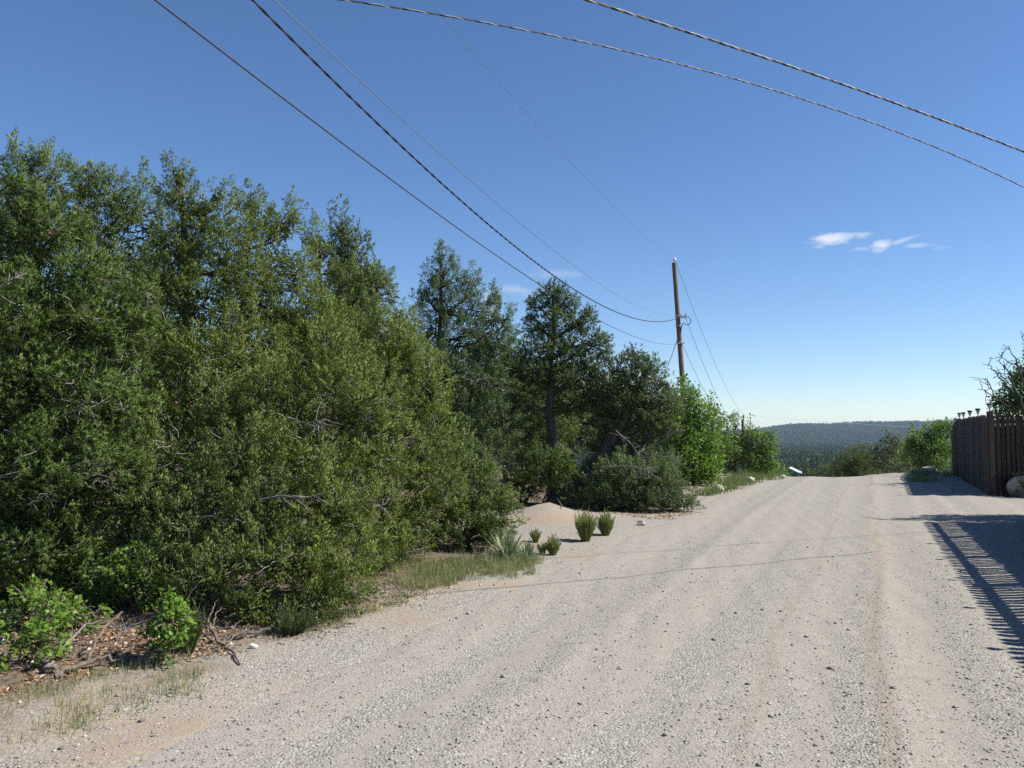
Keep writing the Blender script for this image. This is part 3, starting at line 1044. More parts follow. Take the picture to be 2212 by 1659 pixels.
tree('juniper_tree', 'pale olive juniper with a smooth rounded right shoulder against the darker trees', 'tree', 'juniper', 'juniper_olive', 9.6,
     [(840, 745, 50, 60), (890, 790, 50, 60), (930, 850, 36, 70), (860, 870, 75, 75), (800, 820, 70, 70), (920, 960, 60, 70), (850, 1000, 80, 70), (940, 1060, 60, 50), (860, 1110, 75, 50, -.2), (850, 1190, 70, 30, -.2), (790, 1215, 60, 30, -.6), (700, 720, 70, 60, .3), (760, 740, 60, 60, .2)],
     (P(860, 1000, 9.7)[0], 9.7), dens=78, size=1.0, seed=13, trunk_r=0.10, dead=1.2, twig=.16, multi=2)
tree('juniper_tree', 'low bright green juniper boughs reaching the sand beside the dirt mound', 'tree', 'juniper', 'juniper_green', 10.9,
     [(1010, 1010, 50, 45, .4), (1050, 1060, 50, 40, .2), (990, 1080, 60, 50), (1080, 1120, 38, 34), (1030, 1130, 55, 32), (960, 1140, 60, 35, -.1), (1060, 1160, 40, 20, -.1), (1090, 1090, 25, 22, .1), (940, 1175, 60, 22, .2), (1020, 1170, 60, 20, .3)],
     (P(1010, 1100, 11.1)[0], 11.1), dens=80, size=1.0, seed=14, trunk_r=0.06, dead=.6, twig=.15)
tree('juniper_tree', 'pointed dark juniper standing alone against the sky left of centre', 'tree', 'juniper', 'juniper_bluish', 17.2,
     [(952, 558, 14, 26), (950, 600, 28, 35), (985, 610, 22, 32), (925, 640, 28, 28), (965, 660, 50, 45), (1020, 625, 18, 30), (1030, 670, 36, 36), (935, 720, 42, 40), (1000, 730, 60, 50), (1060, 695, 22, 36), (1070, 740, 40, 38),
      (1095, 700, 18, 30), (980, 810, 70, 60), (1060, 820, 60, 60), (1000, 900, 80, 70), (1070, 920, 60, 60), (1030, 980, 80, 50)],
     (P(985, 900, 17.2)[0], 17.2), dens=46, size=1.5, gap=.7, seed=15, trunk_r=0.13, dead=.7)
TP = lambda pts: [P(*p) for p in pts]
tree('pinon_tree', 'upright pinon pine with a straight dark trunk left of the leaning tree', 'tree', 'pinon', 'pinon_dark', 17.6,
     [(1192, 632, 32, 24), (1165, 655, 28, 22), (1222, 650, 26, 26), (1150, 705, 26, 22), (1195, 690, 42, 34), (1240, 690, 24, 26), (1180, 750, 48, 34), (1230, 745, 34, 30), (1275, 690, 18, 24), (1262, 735, 24, 30), (1295, 735, 22, 26), (1305, 770, 18, 22), (1275, 790, 34, 28),
      (1150, 800, 48, 32), (1225, 810, 50, 32), (1290, 840, 32, 26), (1130, 850, 42, 34), (1240, 870, 46, 28), (1110, 790, 34, 30), (1100, 910, 40, 40)],
     (P(1196, 1092, 17.6)[0], 17.6), dens=58, size=1.5, seed=16, trunk_r=0.17, dead=.9, inner_dens=130, gap=.95, shoots=.0,
     trunk_path=TP([(1196, 1098, 17.6), (1194, 1030, 17.6), (1190, 950, 17.6), (1189, 860, 17.6), (1192, 760, 17.6), (1195, 650, 17.6)]))
tree('pinon_tree', 'small bright pinon bough cluster low in front of the straight dark trunk', 'tree', 'pinon', 'pinon', 16.4,
     [(1205, 985, 34, 28), (1170, 1000, 36, 28), (1215, 1015, 30, 22), (1140, 1020, 34, 24), (1185, 1035, 34, 20)],
     (P(1160, 1080, 16.6)[0], 16.6), dens=46, size=1.5, seed=17, trunk_r=0.05, dead=1.0)
tree('pinon_tree', 'leaning pinon pine whose heavy slanting trunk rises to the right beside the road', 'tree', 'pinon', 'pinon_dark', 17.2,
     [(1372, 768, 26, 22), (1345, 790, 28, 26), (1405, 790, 26, 22), (1375, 815, 46, 30), (1325, 830, 32, 28), (1425, 820, 22, 22), (1415, 850, 42, 28), (1350, 865, 50, 28), (1300, 870, 28, 24), (1445, 880, 28, 26), (1400, 900, 50, 28), (1320, 910, 42, 24), (1450, 925, 28, 20), (1300, 960, 36, 26, .3), (1360, 950, 40, 22, .2)],
     (P(1212, 1092, 17.3)[0], 17.3), dens=54, size=1.5, seed=18, trunk_r=0.26, dead=3.5, twig=.5, inner_dens=130, gap=.85, shoots=.0,
     trunk_path=TP([(1212, 1098, 17.3), (1240, 1058, 17.3), (1275, 1020, 17.2), (1320, 950, 17.2), (1365, 880, 17.2), (1395, 800, 17.2)]))
tree('juniper_tree', 'low spreading grey-green juniper mound touching the road beneath the leaning pinon', 'tree', 'juniper', 'juniper_bluish', 16.3,
     [(1340, 1020, 48, 24), (1395, 1035, 50, 28), (1445, 1050, 34, 30), (1480, 1080, 22, 22), (1330, 1065, 55, 28), (1400, 1080, 60, 28), (1450, 1095, 36, 18), (1290, 1085, 40, 22), (1355, 1100, 50, 14), (1290, 1050, 26, 22, .3), (1265, 1085, 40, 24, .6), (1310, 1030, 50, 36, .9), (1400, 1010, 60, 30, .9), (1250, 1050, 36, 30, 1.0)],
     (P(1380, 1090, 16.4)[0], 16.4), dens=74, size=1.3, gap=.75, inner_dens=350, seed=19, trunk_r=0.06, dead=2.6, twig=.5, multi=3, bark='bark_grey')
tree('oak_bush', 'bright green oak thicket between the leaning pinon and the far roadside trees', 'tree', 'oak', 'oak', 23.5,
     [(1490, 858, 24, 26), (1468, 900, 34, 30), (1512, 900, 30, 28), (1540, 905, 18, 20), (1478, 950, 44, 34), (1525, 950, 30, 32), (1495, 1000, 54, 32), (1540, 1000, 22, 34), (1470, 1030, 34, 20), (1515, 1035, 40, 18), (1448, 960, 26, 40)],
     (P(1500, 1030, 23.6)[0], 23.6), dens=46, size=1.45, seed=20, trunk_r=0.07, dead=.4, multi=4, bark='bark_grey', leafy=1.3)
tree('oak_bush', 'taller duller oak behind the bright thicket, thin top branches against the sky', 'tree', 'oak', 'oak_far', 27,
     [(1488, 838, 18, 14), (1540, 888, 18, 16), (1560, 910, 22, 18), (1550, 940, 28, 24), (1575, 965, 20, 24), (1450, 850, 22, 20)],
     (P(1530, 1030, 27)[0], 27), dens=26, size=1.45, seed=21, trunk_r=0.08, dead=1.5, multi=4, bark='bark_grey')
tree('juniper_tree', 'small dark juniper just before the second power pole', 'tree', 'juniper', 'juniper_green', 29.5,
     [(1590, 918, 12, 20), (1583, 945, 22, 24), (1605, 955, 20, 22), (1575, 975, 26, 22), (1600, 985, 28, 18), (1565, 1000, 20, 14)],
     (P(1588, 1020, 29.6)[0], 29.6), dens=40, size=2.0, seed=22, trunk_r=0.07, dead=.5, multi=3)
tree('oak_bush', 'light green oak bush at the crest of the road, left side', 'tree', 'oak', 'oak_far', 29.5,
     [(1640, 960, 26, 24), (1628, 990, 26, 22), (1655, 985, 24, 24), (1668, 940, 13, 14), (1645, 1010, 30, 14), (1672, 1000, 13, 18), (1620, 940, 14, 18)],
     (P(1645, 1020, 29.6)[0], 29.6), dens=42, size=1.6, seed=23, trunk_r=0.05, dead=.4, multi=3, bark='bark_grey', leafy=1.2)
# ---- right side of the road
tree('oak_bush', 'green oak bush beside the far end of the picket fence', 'tree', 'oak', 'oak_far', 32,
     [(2015, 935, 18, 20), (2037, 925, 16, 16), (1995, 960, 30, 24), (2030, 960, 30, 24), (1980, 985, 26, 22), (2015, 985, 36, 22), (2045, 985, 20, 22), (1975, 960, 14, 20), (2060, 925, 10, 14)],
     (P(2015, 1010, 32)[0], 32), dens=44, size=1.6, shoots=.01, seed=24, trunk_r=0.06, dead=.3, multi=4, bark='bark_grey', leafy=1.4)
tree('shrub', 'half-dead grey shrub with thin bare twigs left of the yellow sign', 'shrub', 'oak', 'olive_shrub', 35,
     [(1925, 975, 26, 22), (1945, 1000, 30, 22), (1905, 995, 26, 24), (1930, 950, 16, 18), (1895, 975, 14, 22)],
     (P(1925, 1020, 35)[0], 35), dens=16, size=2.0, shoots=.03, seed=25, trunk_r=0.04, dead=8, twig=.8, multi=5, bark='bark_grey')
tree('shrub', 'rounded olive-green shrub just below the crest of the road', 'shrub', 'juniper', 'olive_shrub', 37,
     [(1845, 995, 28, 20), (1822, 1010, 20, 16), (1868, 1005, 22, 18), (1850, 1020, 40, 14), (1862, 980, 12, 12), (1895, 1020, 20, 14)],
     (P(1848, 1030, 37)[0], 37), dens=34, size=2.2, shoots=.0, seed=26, trunk_r=0.05, dead=.5, multi=3)
tree('oak_tree', 'tree with bare dead branches above green leaves, behind the picket fence', 'tree', 'oak', 'oak_far', 24.5,
     [(2185, 868, 34, 22), (2225, 840, 44, 34), (2270, 810, 60, 60), (2160, 890, 22, 12), (2240, 890, 50, 25), (2320, 860, 60, 60)],
     (P(2250, 1000, 24.5)[0], 24.5), dens=44, size=1.5, seed=27, trunk_r=0.13, dead=1, multi=3, bark='bark_dark', leafy=1.3)
tree('juniper_tree', 'dark shaded juniper at the right edge of the photo beside the driveway', 'tree', 'juniper', 'juniper_bluish', 15,
     None, (10.35, 14.75), dens=60, size=1.3, seed=28, trunk_r=0.09, dead=.5,
     lobes=[(np.array([10.3, 14.75, .5]), np.array([1.05, .8, .55])), (np.array([10.35, 14.7, 1.2]), np.array([.9, .8, .6])), (np.array([10.4, 14.8, 2.0]), np.array([.62, .6, .6])),
            (np.array([10.45, 14.75, 2.8]), np.array([.36, .35, .6])), (np.array([10.5, 14.8, 3.4]), np.array([.16, .16, .5])), (np.array([11.2, 15.2, 2.3]), np.array([.4, .35, 1.0]))])
tree('oak_bush', 'leafy bush seen through the gaps of the picket fence', 'shrub', 'oak', 'oak_far', 22,
     None, (14.3, 21.6), dens=30, size=1.8, seed=29, trunk_r=0.05, multi=3,
     lobes=[(np.array([13.6, 21.7, 1.2]), np.array([.8, .5, .7])), (np.array([14.8, 21.8, 1.2]), np.array([.9, .5, .8])), (np.array([13.9, 21.9, .5]), np.array([1.1, .5, .5]))])

tree('juniper_tree', 'juniper added out of view right of the boulder to shade it', 'tree', 'juniper', 'juniper_bluish', 20,  # added, unseen; keeps the sun off the boulder and the fence panel
     None, (14.0, 19.85), dens=40, size=1.5, seed=128, trunk_r=0.08, dead=.4,
     lobes=[(np.array([14.25, 19.75, .6]), np.array([.9, .6, .6])), (np.array([14.25, 19.8, 1.4]), np.array([.85, .6, .6])), (np.array([14.2, 19.8, 2.1]), np.array([.6, .5, .5]))])

tree('juniper_tree', 'small low juniper left of the upright pinon, above the dirt mound', 'tree', 'juniper', 'juniper_green', 17.4,
     [(1120, 1045, 34, 26), (1150, 1062, 30, 20), (1105, 1070, 30, 22), (1165, 1040, 24, 22), (1135, 1020, 30, 24)],
     (P(1132, 1090, 17.4)[0], 17.4), dens=46, size=1.4, seed=160, gap=.6, shoots=.02, trunk_r=0.05, dead=1.2, multi=3)
tree('shrub', 'dark green shrub mass right of the rounded olive shrub', 'shrub', 'juniper', 'juniper_green', 39,
     [(1885, 1000, 22, 18), (1910, 1010, 24, 16), (1940, 1005, 22, 20), (1962, 1000, 16, 22), (1935, 985, 14, 14)],
     (P(1915, 1030, 39)[0], 39), dens=36, size=2.1, seed=140, shoots=.02, trunk_r=0.05, dead=.5, multi=3)
tree('shrub', 'low grey-green shrub just right of the far shed roof', 'shrub', 'juniper', 'olive_shrub', 44,
     [(1775, 1022, 18, 10), (1795, 1018, 16, 12), (1757, 1026, 14, 7)],
     (P(1775, 1034, 44)[0], 44), dens=34, size=2.1, seed=141, shoots=.02, trunk_r=0.04, dead=.5, multi=3)
tree('shrub', 'low green shrub left of the far shed roof at the crest', 'shrub', 'oak', 'oak_far', 36,
     [(1690, 1022, 16, 10), (1672, 1018, 16, 14)],
     (P(1682, 1034, 36)[0], 36), dens=40, size=1.7, seed=142, shoots=.02, trunk_r=0.03, dead=.3, multi=3)
for i_, (dx_, yd_, w_, h_, lab_) in enumerate([(30, 9.2, .9, .9, 'low dark juniper in the shade behind the left edge saplings'), (190, 9.4, .8, .8, 'low dark juniper in the shade behind the glossy sapling'),
                                             (330, 9.9, .9, .8, 'low juniper filling the gap behind the drooping skirt'), (780, 11.2, .8, .7, 'low juniper under the pale rounded shoulder'),
                                             (930, 12.6, .8, .7, 'low juniper behind the boughs beside the dirt mound'), (-140, 9.4, 1.0, 1.0, 'low juniper just beyond the left edge of the photo')]):
    x_ = P(dx_, 1200, yd_)[0]
    z_ = Hz(x_, yd_)
    tree('juniper_tree', lab_, 'tree', 'juniper', 'juniper_green', yd_, None, (x_, yd_), dens=32, size=1.2, seed=150 + i_, trunk_r=.04, dead=1.0, multi=3, shoots=.03,
         lobes=[(np.array([x_ - w_ * .5, yd_, z_ + h_ * .45]), np.array([w_ * .6, w_ * .5, h_ * .5])), (np.array([x_ + w_ * .5, yd_ + .1, z_ + h_ * .4]), np.array([w_ * .6, w_ * .5, h_ * .45])),
                (np.array([x_, yd_ + .1, z_ + h_ * .9]), np.array([w_ * .5, w_ * .4, h_ * .45]))])

# dead branches of the oak behind the fence
def bare_branches():
    rng = np.random.default_rng(4)
    root = empty('dead_tree', tuple(P(2235, 1000, 23.6)[:2]) + (Hz(*P(2235, 1000, 23.6)[:2]),))
    tag(root, 'leafless dead tree with crooked limbs reaching left over the picket fence', 'tree')
    main = [[(2235, 1010), (2222, 930), (2210, 880), (2195, 850), (2180, 800), (2166, 780)],
            [(2235, 1010), (2225, 920), (2218, 860), (2205, 800), (2190, 770), (2178, 745)],
            [(2210, 890), (2185, 885), (2160, 868), (2140, 850), (2125, 842), (2112, 838)],
            [(2205, 885), (2175, 868), (2150, 858), (2140, 838), (2135, 825), (2132, 815)],
            [(2200, 865), (2178, 838), (2165, 820), (2150, 800), (2140, 790), (2125, 786)],
            [(2195, 860), (2190, 830), (2176, 805), (2172, 790), (2160, 782), (2152, 776)],
            [(2225, 900), (2224, 850), (2222, 800), (2218, 760), (2212, 735), (2205, 715)],
            [(2215, 830), (2200, 812), (2185, 815), (2170, 818), (2160, 812), (2155, 805)],
            [(2215, 800), (2200, 790), (2190, 785), (2180, 783), (2168, 775), (2160, 765)]]
    K = 14
    s = np.linspace(0, 1, K)
    ps, rs = [], []
    for i, m_ in enumerate(main):
        c = np.array([P(a, b, 23.6 + 0.15 * i) for a, b in m_])
        t = np.linspace(0, 1, len(c))
        p = np.stack([np.interp(s, t, c[:, k]) for k in range(3)], 1)
        p[1:-1] = (p[:-2] + 2 * p[1:-1] + p[2:]) / 4
        p[2:] += rng.normal(size=(K - 2, 3)) * .02
        ps.append(p)
        rs.append(np.linspace(.06 if i < 2 else .03, .007, K))
        for j in range(5):
            k0 = rng.integers(5, K - 1)
            d = norm(rng.normal(size=3) + np.array([-.5, 0, .3]))
            q = p[k0] + d * s[:, None] * rng.uniform(.2, .5)
            q[1:] += np.cumsum(rng.normal(size=(K - 1, 3)) * .012, 0)
            ps.append(q); rs.append(np.linspace(.012, .005, K))
    v, q = tubes(ps[:2], rs[:2], 8)
    link('trunk', mesh_np('trunk', v, q, smooth=True), root, [M['bark_dark']])
    v, q = tubes(ps[2:], rs[2:], 5)
    link('branch', mesh_np('branch', v, q, smooth=True), root, [M['bark_dark']])


bare_branches()

# ---- second row, filling the wood behind the near wall
fill = [(-260, 15, 4.6, 'juniper', 'juniper_green', 'dark juniper far left behind the near tree wall'),
        (-60, 16, 4.5, 'pinon', 'pinon_dark', 'pinon standing behind the leftmost pines'),
        (130, 15, 4.6, 'juniper', 'juniper_green', 'juniper filling the shade behind the tall feathery juniper'),
        (330, 14, 4.3, 'juniper', 'juniper_bluish', 'bluish juniper hidden behind the crooked-spire juniper'),
        (520, 15, 4.3, 'juniper', 'juniper_olive', 'olive juniper behind the three blunt treetops'),
        (660, 17, 4.3, 'pinon', 'pinon_dark', 'pinon behind the wispy open-topped juniper'),
        (800, 19, 4.4, 'juniper', 'juniper_green', 'juniper behind the rounded pale shoulder'),
        (890, 22, 4.4, 'juniper', 'juniper_bluish', 'distant juniper filling the dip left of the pointed juniper'),
        (1040, 24, 4.6, 'juniper', 'juniper_bluish', 'juniper behind the pointed dark juniper'),
        (1125, 23, 4.2, 'juniper', 'juniper_green', 'juniper in the gap between pointed juniper and upright pinon'),
        (1235, 25, 4.0, 'pinon', 'pinon_dark', 'pinon in the shade behind the straight dark trunk'),
        (1330, 26, 3.4, 'juniper', 'juniper_green', 'juniper behind the slanting trunk'),
        (1410, 27, 2.9, 'juniper', 'juniper_bluish', 'low juniper behind the leaning pinon'),
        (960, 31, 4.2, 'juniper', 'juniper_bluish', 'farthest dark juniper in the wood, left of centre'),
        (1170, 33, 4.2, 'pinon', 'pinon_dark', 'farthest pinon in the wood behind the trunks')]
for i, (dx, yd, h, kind, mt, lab) in enumerate(fill):
    rng = np.random.default_rng(100 + i)
    x = P(dx, 900, yd)[0]
    z0 = Hz(x, yd)
    lb = []
    for j in range(6):
        t = j / 5
        w = 1.35 * (1 - t) ** 0.7 + .25
        lb.append((np.array([x + rng.normal() * .3 * (1 - t), yd + rng.normal() * .2, z0 + .35 * h + t * h * .55]), np.array([w, min(w, 1.0), h * .17])))
        if t < .7:
            lb.append((np.array([x + rng.choice([-1, 1]) * w * .75, yd + rng.normal() * .3, z0 + .35 * h + t * h * .5]), np.array([w * .5, w * .5, h * .14])))
    tree('pinon_tree' if kind == 'pinon' else 'juniper_tree', lab, 'tree', kind, mt, yd, None, (x, yd), lobes=lb, dens=13, size=2.3, seed=200 + i,
         trunk_r=.12, dead=.6, multi=2)


# ------------------------------------------------------------------ small plants at the roadside
def sapling(label, cx, cy, w, d, h, seed, lobes_n=6, dens=60, group=None, z_lift=0.0, stems=5):
    rng = np.random.default_rng(seed)
    z0 = Hz(cx, cy)
    lb = []
    for j in range(lobes_n):
        lb.append((np.array([cx + rng.uniform(-w, w), cy + rng.uniform(-d, d), z0 + z_lift + rng.uniform(.15, .85) * h]), np.array([w * .5, d * .5, h * .26]) * rng.uniform(.8, 1.2)))
    return tree('oak_sapling', label, 'sapling', 'oak', 'oak', cy, None, (cx, cy), lobes=lb, dens=dens * 2.4, size=.5, inner_dens=0, shoots=0, gap=.6, seed=seed, trunk_r=.012, dead=.5, twig=.5,
                multi=stems, bark='brown_wood', group=group, twig_mat='brown_wood')


g = ground(330, 1440)
sapling('bright oak sapling standing alone on the gravel edge at lower left', g[0], g[1] + .1, .12, .1, .44, 31, 8, 95)
g = ground(40, 1460)
sapling('oak sapling cut by the left edge of the photo near the pale log', g[0] - .08, g[1] + .1, .24, .14, .38, 32, 7, 60)
g = ground(60, 1370)
sapling('oak sapling behind the left edge sapling', g[0], g[1] + .2, .3, .2, .35, 33, 7, 60)
g = ground(215, 1345)
sapling('glossy oak sapling tucked under the drooping juniper skirt', g[0] + .05, g[1] + .35, .25, .15, .5, 34, 8, 80)
g = ground(150, 1380)
sapling('small sparse oak sapling between the stick pile and the juniper shade', g[0], g[1] + .1, .16, .12, .22, 35, 4, 60)
g = ground(960, 1150)
sapling('oak sprig showing bright leaves amid the junipers in mid photo', P(975, 950, 12.6)[0], 12.6, .35, .2, 2.2, 36, 7, 26)


def broom(name, label, cat, x, y, h, w, n, mat, seed, group=None, flare=.38):
    """many thin upright stems from one crown"""
    rng = np.random.default_rng(seed)
    z = Hz(x, y)
    root = empty(name, (x, y, z))
    tag(root, label, cat, group)
    a = rng.uniform(0, 2 * np.pi, n)
    r = np.sqrt(rng.random(n))
    b = np.stack([x + np.cos(a) * r * w * .22, y + np.sin(a) * r * w * .22, np.full(n, z - .01)], 1)
    d = norm(np.stack([np.cos(a) * r * flare, np.sin(a) * r * flare, np.ones(n)], 1) + rng.normal(size=(n, 3)) * .05)
    L = h * rng.uniform(.55, 1.08, n) * (1 - .28 * r) * (1 + .16 * np.sin(a * 2 + seed) + .1 * np.sin(a * 5 + seed * 2))
    v, f = tri_leaves(b, d, L, np.full(n, .012), rng)
    # feathery side growth
    k = 5
    t = rng.uniform(.45, 1.0, (n, k))
    d += rng.normal(size=(n, 3)) * np.array([.06, .06, 0])
    b2 = b[:, None] + d[:, None] * (L[:, None] * t)[:, :, None]
    d2 = norm(d[:, None] + rng.normal(size=(n, k, 3)) * .28)
    v2, f2 = tri_leaves(b2.reshape(-1, 3), d2.reshape(-1, 3), rng.uniform(.04, .09, n * k) * h / .45, np.full(n * k, .011), rng)
    tn = np.clip(rng.normal(.5, .2, n), 0, 1)
    tn2 = np.clip(np.repeat(tn, k) + rng.normal(size=n * k) * .15, 0, 1)
    link('stems', mesh_np('stems', np.concatenate([v, v2]), np.concatenate([f, f2 + len(v)]), np.concatenate([tn, tn2])), root, [M[mat]])
    m = 14
    a = rng.uniform(0, 6.28, m)
    pt = np.stack([np.stack([x + np.cos(a) * w * .05, y + np.sin(a) * w * .05, np.full(m, z - .02)], 1), np.stack([x + np.cos(a) * w * .3, y + np.sin(a) * w * .3, np.full(m, z + h * .3)], 1)], 1)
    v, q = tubes(pt, np.tile([.008, .003], (m, 1)), 4)
    link('woody_base', mesh_np('woody_base', v, q), root, [M['brown_wood']])
    return root


GB = 'green broom shrubs by the roadside'
for i, (dx, dy, h, w, n, lab) in enumerate([
        (1265, 1170, .42, .24, 420, 'largest upright green broom shrub, left of the pair beside the road'),
        (1308, 1157, .36, .21, 340, 'upright broom shrub, right of the pair below the grey juniper mound'),
        (1195, 1200, .26, .17, 220, 'small broom shrub by the road, nearest the yucca'),
        (1157, 1172, .22, .12, 100, 'tiny upright broom shrub on the slope of the dirt mound'),
        (1172, 1197, .18, .14, 90, 'thin broom shrub between the yucca and the small broom')]):
    g = ground(dx, dy)
    broom('broom_shrub', lab, 'shrub', g[0], g[1], h, w, n, 'broom', 60 + i, GB)
g = ground(403, 1412)
broom('broom_shrub', 'dark reddish-tipped broom clump beside the bright oak sapling', 'shrub', g[0], g[1], .34, .17, 170, 'broom_dark', 71)
g = ground(645, 1370)
broom('broom_shrub', 'low dark green broom at the foot of the broad spilling juniper', 'shrub', g[0] - .05, g[1], .24, .3, 220, 'broom_dark', 72, flare=.9)


def yucca(x, y, seed, label, n=75, L0=.5):
    rng = np.random.default_rng(seed)
    z = Hz(x, y)
    root = empty('yucca', (x, y, z))
    tag(root, label, 'yucca')
    # one leaf, shared by all
    pts = [(-.010, 0, 0), (.010, 0, 0), (-.012, .004, .3), (.012, .004, .3), (-.008, .012, .7), (.008, .012, .7), (0, .02, 1)]
    fs = [(0, 1, 3, 2), (2, 3, 5, 4), (4, 5, 6)]
    me = bpy.data.meshes.new('leaf')
    me.from_pydata(pts, [], fs)
    at = me.attributes.new("tint", 'FLOAT', 'FACE')
    at.data.foreach_set("value", [.4, .6, .8])
    me.materials.append(M['yucca'])
    me2 = me.copy()
    me2.attributes["tint"].data.foreach_set("value", [1.0, 1.0, 1.0])
    for i in range(n):
        az = rng.uniform(0, 2 * math.pi)
        el = rng.uniform(.12, 1.45) if rng.random() > .2 else rng.uniform(.0, .3)
        o = bpy.data.objects.new('leaf', me2 if (el < .2 and rng.random() < .6) else me)
        COL.objects.link(o)
        o.parent = root
        o.rotation_mode = 'XYZ'
        o.rotation_euler = (math.pi / 2 - el, 0, az)
        o.scale = (1, 1, L0 * rng.uniform(.75, 1.1))
        o.location = (rng.normal() * .02, rng.normal() * .02, .02)


g = ground(1095, 1212)
yucca(g[0], g[1], 1, 'grey-green spiky yucca in the grass at the road edge', 110, .40)
g = ground(1140, 1213)
yucca(g[0], g[1], 2, 'smaller pale yucca offshoot right of the big yucca', 34, .27)


def grass_patch(name, pts, hgt, wid, mat, seed, label=None, parent=None, spread=.35):
    rng = np.random.default_rng(seed)
    pts = np.asarray(pts)
    n = len(pts)
    d = norm(np.stack([rng.normal(size=n) * spread, rng.normal(size=n) * spread, np.ones(n)], 1))
    hh = hgt * rng.uniform(.45, 1.15, n)
    v, f = tri_leaves(pts, d, hh, np.full(n, wid), rng)
    o = link(name, mesh_np(name, v, f, np.clip(rng.random(n), 0, 1)), parent, [M[mat]])
    tag(o, label, 'grass', kind='stuff')
    TRI[0] += n


def scatter_px(poly_pts, n, rng, tufts=None, tr=.05):
    """points inside a ground quad given by 4 ground points (x,y)"""
    a, b, c, d = [np.array(ground(*p)[:2]) for p in poly_pts]
    if tufts:
        s, t = rng.random((tufts, 1)), rng.random((tufts, 1))
        cc = a * (1 - s) * (1 - t) + b * s * (1 - t) + c * s * t + d * (1 - s) * t
        k = rng.integers(0, tufts, n)
        p = cc[k] + rng.normal(size=(n, 2)) * tr
    else:
        s, t = rng.random((n, 1)), rng.random((n, 1))
        p = a * (1 - s) * (1 - t) + b * s * (1 - t) + c * s * t + d * (1 - s) * t
    return np.concatenate([p, (H(p[:, 0], p[:, 1]) - .01)[:, None]], 1)


rng = np.random.default_rng(77)
pp = np.concatenate([scatter_px([(860, 1215), (1180, 1190), (1150, 1245), (850, 1300)], 3600, rng, 150, .035),
                     scatter_px([(840, 1235), (1130, 1200), (1120, 1235), (860, 1290)], 3000, rng, 46, .04)])
pp2 = scatter_px([(900, 1222), (1165, 1196), (1150, 1232), (900, 1265)], 5200, rng, 260, .03)
grass_patch('grass_patch', pp2, .10, .005, 'grass_green', 11, 'soft green grass under the pale tufts at the road edge')
grass_patch('grass_patch', pp, .15, .0045, 'grass', 1, 'pale tufted grass strip around the yucca at the road edge')
pp = np.concatenate([scatter_px([(1510, 1075), (1680, 1028), (1690, 1036), (1545, 1068)], 5200, rng, 260, .1)])
grass_patch('grass_patch', pp, .3, .014, 'grass_green', 2, 'green verge grass below the far oak bushes')
pp = np.concatenate([scatter_px([(0, 1490), (420, 1420), (420, 1500), (0, 1640)], 1500, rng, 46, .06),
                     scatter_px([(560, 1370), (880, 1280), (900, 1300), (600, 1400)], 1300, rng, 40, .05)])
grass_patch('grass_patch', pp, .09, .005, 'grass', 3, 'sparse short grass tufts on the gravel shoulder at lower left')
pp = scatter_px([(1960, 1030), (2060, 1012), (2075, 1030), (1975, 1045)], 2600, rng, 120, .12)
grass_patch('grass_patch', pp, .3, .015, 'grass_green', 4, 'weeds on the little bank by the end of the picket fence')

# ---- leaf litter (uncountable) and gravel
def litter(n, quad, seed, label, size=.03):
    rng = np.random.default_rng(seed)
    p = scatter_px(quad, n, rng, max(12, n // 60), .12)
    p[:, 2] += .018
    d = norm(rng.normal(size=(n, 3)) * np.array([1, 1, .35]))
    v, f = kite_leaves(p, d, rng.uniform(.6, 1.3, n) * size, rng.uniform(.6, 1.2, n) * size * .6, rng)
    o = link('leaf_litter', mesh_np('leaf_litter', v, f, rng.random(n)), None, [M['litter']])
    tag(o, label, 'leaf litter', kind='stuff')


litter(5200, [(-40, 1330), (520, 1300), (480, 1420), (-40, 1500)], 5, 'brown dead leaves littering the ground under the lower left saplings', .035)
litter(2600, [(480, 1370), (1100, 1200), (1120, 1215), (600, 1390)], 6, 'thin brown litter along the foot of the tree wall', .025)
litter(1200, [(1250, 1100), (1500, 1105), (1480, 1122), (1260, 1122)], 7, 'dark litter in the shade under the leaning pinon', .035)


def twig_litter(n, quad, seed, label):
    rng = np.random.default_rng(seed)
    p = scatter_px(quad, n, rng)
    K = 5
    s = np.linspace(0, 1, K)[None, :, None]
    a = rng.uniform(0, 2 * np.pi, n)
    d = np.stack([np.cos(a), np.sin(a), rng.uniform(0, .25, n)], 1)
    L = rng.uniform(.05, .3, (n, 1, 1))
    pth = p[:, None, :] + d[:, None, :] * s * L
    pth[:, 1:] += np.cumsum(rng.normal(size=(n, K - 1, 3)) * .008, 1)
    pth[:, :, 2] = np.maximum(pth[:, :, 2], H(pth[:, :, 0], pth[:, :, 1]) + .006)
    v, q = tubes(pth, np.linspace(.004, .002, K)[None] * rng.uniform(.6, 1.6, (n, 1)), 3)
    o = link('twig_litter', mesh_np('twig_litter', v, q), None, [M['dead_wood']])
    tag(o, label, 'twigs', kind='stuff')


twig_litter(420, [(-40, 1310), (560, 1290), (520, 1410), (-40, 1480)], 8, 'dead twigs strewn under the lower left saplings')
twig_litter(260, [(520, 1360), (1120, 1180), (1140, 1200), (600, 1400)], 9, 'dead twigs along the foot of the tree wall')


